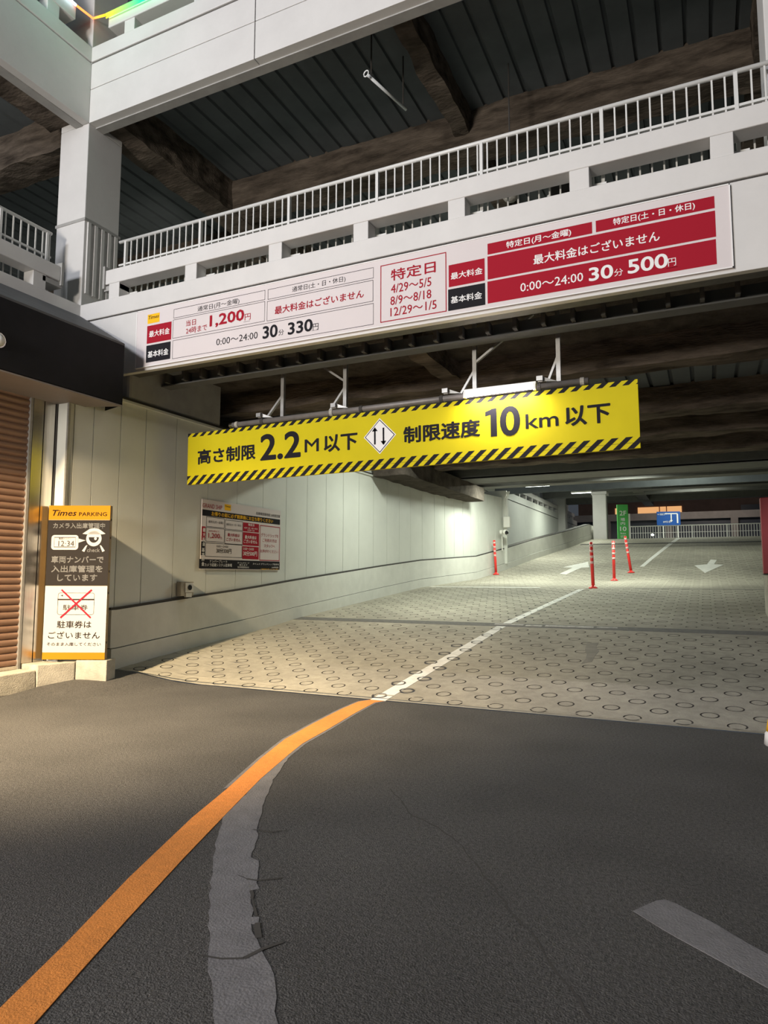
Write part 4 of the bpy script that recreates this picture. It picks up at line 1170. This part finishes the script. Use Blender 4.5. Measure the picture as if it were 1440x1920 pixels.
for s, a0, a1, b0, b1, m, w in KIOSK_TEXT:
    par = hp if b0 > 0.9 else (np1 if b0 > 0.47 else np2)
    if s == 'BUBBLE':
        flat([rrect(a0, a1, b0, b1, 0.05), [(a1 - 0.01, b0 + 0.045), (a1 - 0.01, b0 + 0.075), (a1 + 0.115, b0 + 0.062)]], fr_k, 'stand_white', par, 'speech_mark', 2)
        flat(frame_polys(a0 + 0.045, a1 - 0.045, b0 + 0.016, b1 - 0.014, 0.004), fr_k, 'print_brown', par, 'plate_mark', 3)
    elif s == 'EYE':
        ca = (a0 + a1) / 2 - 0.003; cb = b0 + 0.088; r = 0.125; rb = r * KW / KH
        flat([circ(ca, cb, r, rb), [(ca - r * 1.5, cb + rb * 0.62), (ca - r * 1.0, cb + rb * 0.55), (ca + r * 1.0, cb + rb * 0.55), (ca + r * 1.5, cb + rb * 0.62), (ca + r * 1.05, cb + rb * 0.95), (ca + r * 0.6, cb + rb * 1.25), (ca, cb + rb * 1.38), (ca - r * 0.6, cb + rb * 1.25), (ca - r * 1.05, cb + rb * 0.95)]], fr_k, 'stand_white', par, 'eye_mark', 2)
        flat([circ(ca, cb + rb * 0.18, r * 0.66, rb * 0.72, 16, math.pi, 2 * math.pi)], fr_k, 'panel_brown', par, 'eye_mark', 3)
        flat([circ(ca + 0.028, cb + rb * 0.0, 0.022, 0.010, 12)], fr_k, 'stand_white', par, 'eye_mark', 4)
        for sg in (-1, 1): flat([[(ca + sg * 0.10, b0 + 0.045), (ca + sg * 0.125, b0 + 0.042), (ca + sg * 0.185, b0 + 0.008), (ca + sg * 0.145, b0 + 0.0)][::sg]], fr_k, 'stand_white', par, 'eye_mark', 2)
    elif s == 'CARD':
        o_, i_ = rrect(a0, a1, b0, b1, 0.035), rrect(a0 + 0.006, a1 - 0.006, b0 + 0.0025, b1 - 0.0025, 0.03)
        flat([[o_[i], o_[(i + 1) % 24], i_[(i + 1) % 24], i_[i]] for i in range(24)], fr_k, 'print_brown', par, 'ticket_mark', 2)
        flat([[(a0 + 0.04, b1 - 0.018), (a0 + 0.08, b1 - 0.024), (a0 + 0.08, b1 - 0.012)]], fr_k, 'print_brown', par, 'ticket_mark', 2)
    elif s == 'BAR': flat([rect(a0, a1, b0, b1)], fr_k, 'print_brown', par, 'ticket_mark', 2)
    elif s == 'CROSS':
        q = []
        for p, r_ in (((a0, b1), (a1, b0)), ((a1, b1), (a0, b0))):
            dx, dy = (r_[0] - p[0]) * KW, (r_[1] - p[1]) * KH; l = math.hypot(dx, dy); nx, ny = -dy / l * 0.011 / KW, dx / l * 0.011 / KH
            q.append([(p[0] - nx, p[1] - ny), (r_[0] - nx, r_[1] - ny), (r_[0] + nx, r_[1] + ny), (p[0] + nx, p[1] + ny)])
        flat(q[:1], fr_k, 'print_red', par, 'cross_mark', 5); flat(q[1:], fr_k, 'print_red', par, 'cross_mark', 6)
    else: lettering(s, a0, a1, b0, b1, lambda a, b, d: fr_k(a, b, 4), CK[m], par, w, 0.28 if s == 'Times' else 0)

# ---- poster on the ramp wall
pw = thing('wall_poster', 'white price poster with red and black blocks on the ramp wall', 'sign', (-0.055, 1.87, 1.615))
MB().box(0.018, 0.03, 0, 2.47, 0, 1.24).build('board', 'board_white', pw)
sl = lambda y: -0.028 * (y - 1.87) * 0 
def fr_w(a, b, d): return (0.0305 + 0.0015 * d, a - 1.87, b - 1.615)
for s, a0, a1, b0, b1, m, w in POSTER_TEXT:
    if s == 'BOARD': continue
    if s == 'FILL': flat([rect(a0, a1, b0, b1)], fr_w, CM[m], pw, 'table_cell')
    elif s == 'FRAME': flat(frame_polys(a0, a1, b0, b1, 0.008 if m == 'k' else 0.016), fr_w, CM[m], pw, 'table_frame')
    else: lettering(s, a0, a1, b0, b1, fr_w, CM[m], pw, w)
for s, a, b1, m in (('最大料金', 1.935, 2.34, 'w'), ('基本料金', 1.925, 1.99, 'w')):
    for i, ch in enumerate(s): lettering(ch, a - 0.03, a + 0.04, b1 - i * 0.082 - 0.068, b1 - i * 0.082, fr_w, CM[m], pw, 1)

# ---- small sensor box on the wall base
cb = thing('sensor_box', 'small beige camera box standing on the wall base below the poster', 'camera', (0.0, 1.47, 1.16))
MB().prism([(-0.05, -0.16, 0), (-0.05, 0.16, 0), (-0.05, 0.16, 0.24), (-0.05, -0.16, 0.24)], (0.10, 0, 0)).build('hood', 'kerb_concrete', cb, bevel=0.01)
MB().box(0.051, 0.062, -0.06, 0.14, 0.06, 0.22).build('face_plate', 'plastic_white', cb)
MB().tube([(0.062, 0.04, 0.14), (0.075, 0.04, 0.14)], 0.045, 18).build('lens', 'dark_glass', cb)
MB().box(0.02, 0.06, -0.04, 0.10, -0.02, 0.05).build('foot_plate', 'plastic_white', cb)

# ---- surveillance camera, junction box and conduits at the end of the panels
cc = thing('surveillance_camera', 'white dome camera at the end of the panelled wall', 'camera', (0.86, 18.25, 3.18))
MB().box(-0.06, 0.10, -0.07, 0.07, -0.02, 0.10).build('mount', 'plastic_white', cc)
MB().tube([(0.10, -0.05, 0.04), (0.22, -0.12, 0.0)], [0.10, 0.11], 16).build('body', 'plastic_white', cc, smooth=True)
MB().tube([(0.22, -0.12, 0.0), (0.28, -0.16, -0.02)], [0.085, 0.04], 16).build('dome', 'dark_glass', cc, smooth=True)
jb = thing('junction_box', 'pale junction box above the dome camera', 'box', (0.95, 18.72, 3.42))
MB().box(-0.12, 0.12, -0.10, 0.10, 0, 0.42).build('body', 'plastic_white', jb, bevel=0.01)
MB().box(0.12, 0.13, -0.09, 0.09, 0.02, 0.40).build('lid', 'plastic_white', jb)
cd = thing('conduit', 'thin conduits running up the end of the panelled wall', 'pipe', (0.85, 18.6, 2.5))
MB().tube([(-0.02, -0.2, 0), (-0.02, -0.2, 0.60)], 0.02, 8).build('pipe', 'plastic_white', cd)
for i in range(3): MB().tube([(0.04 + 0.05 * i, 0.12, 1.36), (0.04 + 0.05 * i, 0.12, 2.1), (0.2 + 0.05 * i, -0.2, 2.3)], 0.015, 8).build('pipe', 'plastic_white', cd)

# ---- red flexible posts
def flex_post(x, y, label, lean=(0, 0)):
    t = thing('lane_post', label, 'post', (x, y, G(x, y) - 0.005), 0, 'red lane posts')
    MB().tube([(0, 0, 0), (0, 0, 0.025), (0, 0, 0.05), (0, 0, 0.09)], [0.125, 0.12, 0.07, 0.045], 16).build('foot', 'post_red', t, smooth=True)
    lx, ly = lean
    def P(z): return (lx * z, ly * z, 0.07 + z)
    sf = MB().tube([P(0), P(0.60), P(1.22)], 0.047, 14).build('shaft', 'post_red', t, smooth=True)
    for zb_ in (0.62, 0.78, 0.94, 1.10): MB().tube([P(zb_), P(zb_ + 0.07)], 0.049, 14).build('reflective_band', 'post_band', sf, smooth=True)
    MB().tube([P(1.22), P(1.235)], [0.047, 0.035], 14).build('cap', 'post_red', sf)
flex_post(5.09, 12.36, 'red lane post nearest to the camera, at the end of the white centre line', (-0.02, 0))
flex_post(5.25, 15.91, 'red lane post in the middle of the row of three', (0.0, 0))
flex_post(5.57, 18.07, 'red lane post furthest up the row of three, leaning left', (-0.13, 0))
flex_post(0.80, 17.6, 'red lane post standing alone against the curved wall', (-0.05, 0))

# ---- signs on the top of the ramp
gb = thing('banner_sign', 'tall narrow green banner sign beside the far white column', 'sign', (3.80, 33.0, 3.55), R(22))
MB().box(-0.30, 0.30, -0.04, 0.04, 0.0, 2.02).build('board', 'green_sign', gb)
MB().box(0.30, 0.42, 0.0, 0.06, 0.0, 1.5).build('backing', 'plastic_white', gb)
def fr_g(a, b, d): return (a, -0.042 - 0.002 * d, b)
lettering('2F', -0.17, 0.20, 1.40, 1.66, fr_g, 'print_white', gb, 1)
lettering('場', -0.12, 0.12, 1.08, 1.26, fr_g, 'print_white', gb, 1); lettering('内', -0.12, 0.12, 0.86, 1.03, fr_g, 'print_white', gb, 1)
lettering('10', -0.16, 0.18, 0.52, 0.76, fr_g, 'print_white', gb, 1.5); lettering('km', -0.14, 0.14, 0.34, 0.44, fr_g, 'print_white', gb, 1); lettering('以下', -0.14, 0.14, 0.14, 0.28, fr_g, 'print_white', gb, 1)
bs = thing('direction_sign', 'blue direction sign with white arrows on two posts at the ramp top', 'sign', (6.05, 36.5, 3.55), R(14))
MB().box(-0.66, 0.66, -0.03, 0.03, 1.02, 1.84).build('board', 'blue_sign', bs)
for a in (-0.30, 0.52): MB().tube([(a, 0.05, 0), (a, 0.05, 1.8)], 0.04, 10).build('post', 'rail_white', bs)
flat([rect(-0.12, 0.50, 1.68, 1.74), rect(0.46, 0.54, 1.14, 1.70), rect(0.12, 0.18, 1.30, 1.68), [(0.06, 1.32), (0.24, 1.32), (0.15, 1.20)], [(-0.12, 1.76), (-0.12, 1.66), (-0.24, 1.71)]][:5], lambda a, b, d: (a, -0.032 - 0.002 * d, b), 'print_white', bs, 'arrow_mark')
lettering('←出口', -0.62, -0.22, 1.62, 1.74, fr_g, 'print_white', bs, 1)
lettering('3F行き', -0.32, 0.10, 1.16, 1.28, fr_g, 'print_white', bs, 1)
rb = thing('red_panel', 'tall dark red panel standing on a concrete block at the right edge', 'sign', (9.30, 7.0, 1.56))
MB().box(-0.35, 0.5, -0.10, 0.10, 0, 1.42).build('board', 'red_box', rb, bevel=0.01)
MB().box(-0.35, 0.5, -0.12, 0.12, -0.025, 0.0).build('foot_rail', 'seam_dark', rb)
tag(MB().box(8.99, 9.9, 6.85, 7.6, 0.70, 1.53).build('concrete_block', 'kerb_concrete', None, bevel=0.02), 'grey-beige concrete block under the dark red panel', 'block')
rl = thing('warning_lamp', 'small glowing red lamp beside the dark red panel', 'lamp', (9.25, 9.0, 2.62))
MB().tube([(-0.12, 0, 0.1), (-0.03, 0, 0.1)], 0.035, 10).build('lens', 'red_lamp', rl)
MB().box(-0.04, 0.04, -0.05, 0.05, -1.8, 0.16).build('stem', 'seam_dark', rl)
ym = thing('kerb_marker', 'small yellow and white kerb marker at the right edge of the asphalt', 'marker', (8.57, -0.42, 0.0))
MB().tube([(0, 0, 0), (0, 0, 0.10), (0, 0, 0.16)], [0.17, 0.16, 0.10], 16).build('base', 'print_white', ym, smooth=True)
MB().tube([(0, 0, 0.12), (0, 0, 0.22), (0, 0, 0.26)], [0.15, 0.13, 0.05], 16).build('cap', 'orange_yellow', ym, smooth=True)

# ---- buildings beyond the deck
b1 = thing('building', 'parking deck beyond the far railing, grey slab over dark bays', 'building', (8, 50, 0))
MB().box(-14, 18, 0, 8, 5.95, 6.5).build('slab', 'far_concrete', b1)
MB().box(-14, 18, 0.4, 8, 2.0, 5.95).build('bay_wall', 'window_dim', b1)
MB().box(-14, 18, 0, 0.4, 3.2, 3.9).build('slab', 'far_concrete', b1)
for i in range(7): MB().box(-12 + i * 4.6, -11.5 + i * 4.6, 0, 0.5, 3.9, 5.95).build('pier', 'far_concrete', b1)
b2 = thing('building', 'brown building with orange lit windows far behind the blue sign', 'building', (4, 66, 0))
MB().box(-8, 22, 0, 8, 0, 14).build('wall', 'far_brown', b2)
for a, b in ((-4.1 - 0.2, -3.7), (-2.1 + 0.0, -0.1), (-0.0, 0.55), (0.65, 2.0)): MB().box(a, b, -0.08, 0.0, 7.75, 8.5).build('window', 'window_lit', b2)
for i in range(5): MB().box(7.2 + i * 2.4, 7.2 + i * 2.4 + 1.9, -0.08, 0.0, 7.0, 8.4).build('window', 'window_dim', b2)
for x, y, z_, lab in ((4.35, 48.5, 4.7, 'left'), (5.9, 48.5, 4.25, 'right')):
    o = thing('street_lamp', f'small distant street lamp behind the far railing, {lab} one of the pair', 'lamp', (x, y, z_))
    MB().tube([(0, 0, -0.08), (0, 0, 0), (0, 0, 0.08)], [0.05, 0.12, 0.04], 10).build('globe', 'tube_green', o, smooth=True)
    MB().tube([(0, 0, -z_), (0, 0, -0.08)], 0.03, 6).build('pole', 'seam_dark', o)
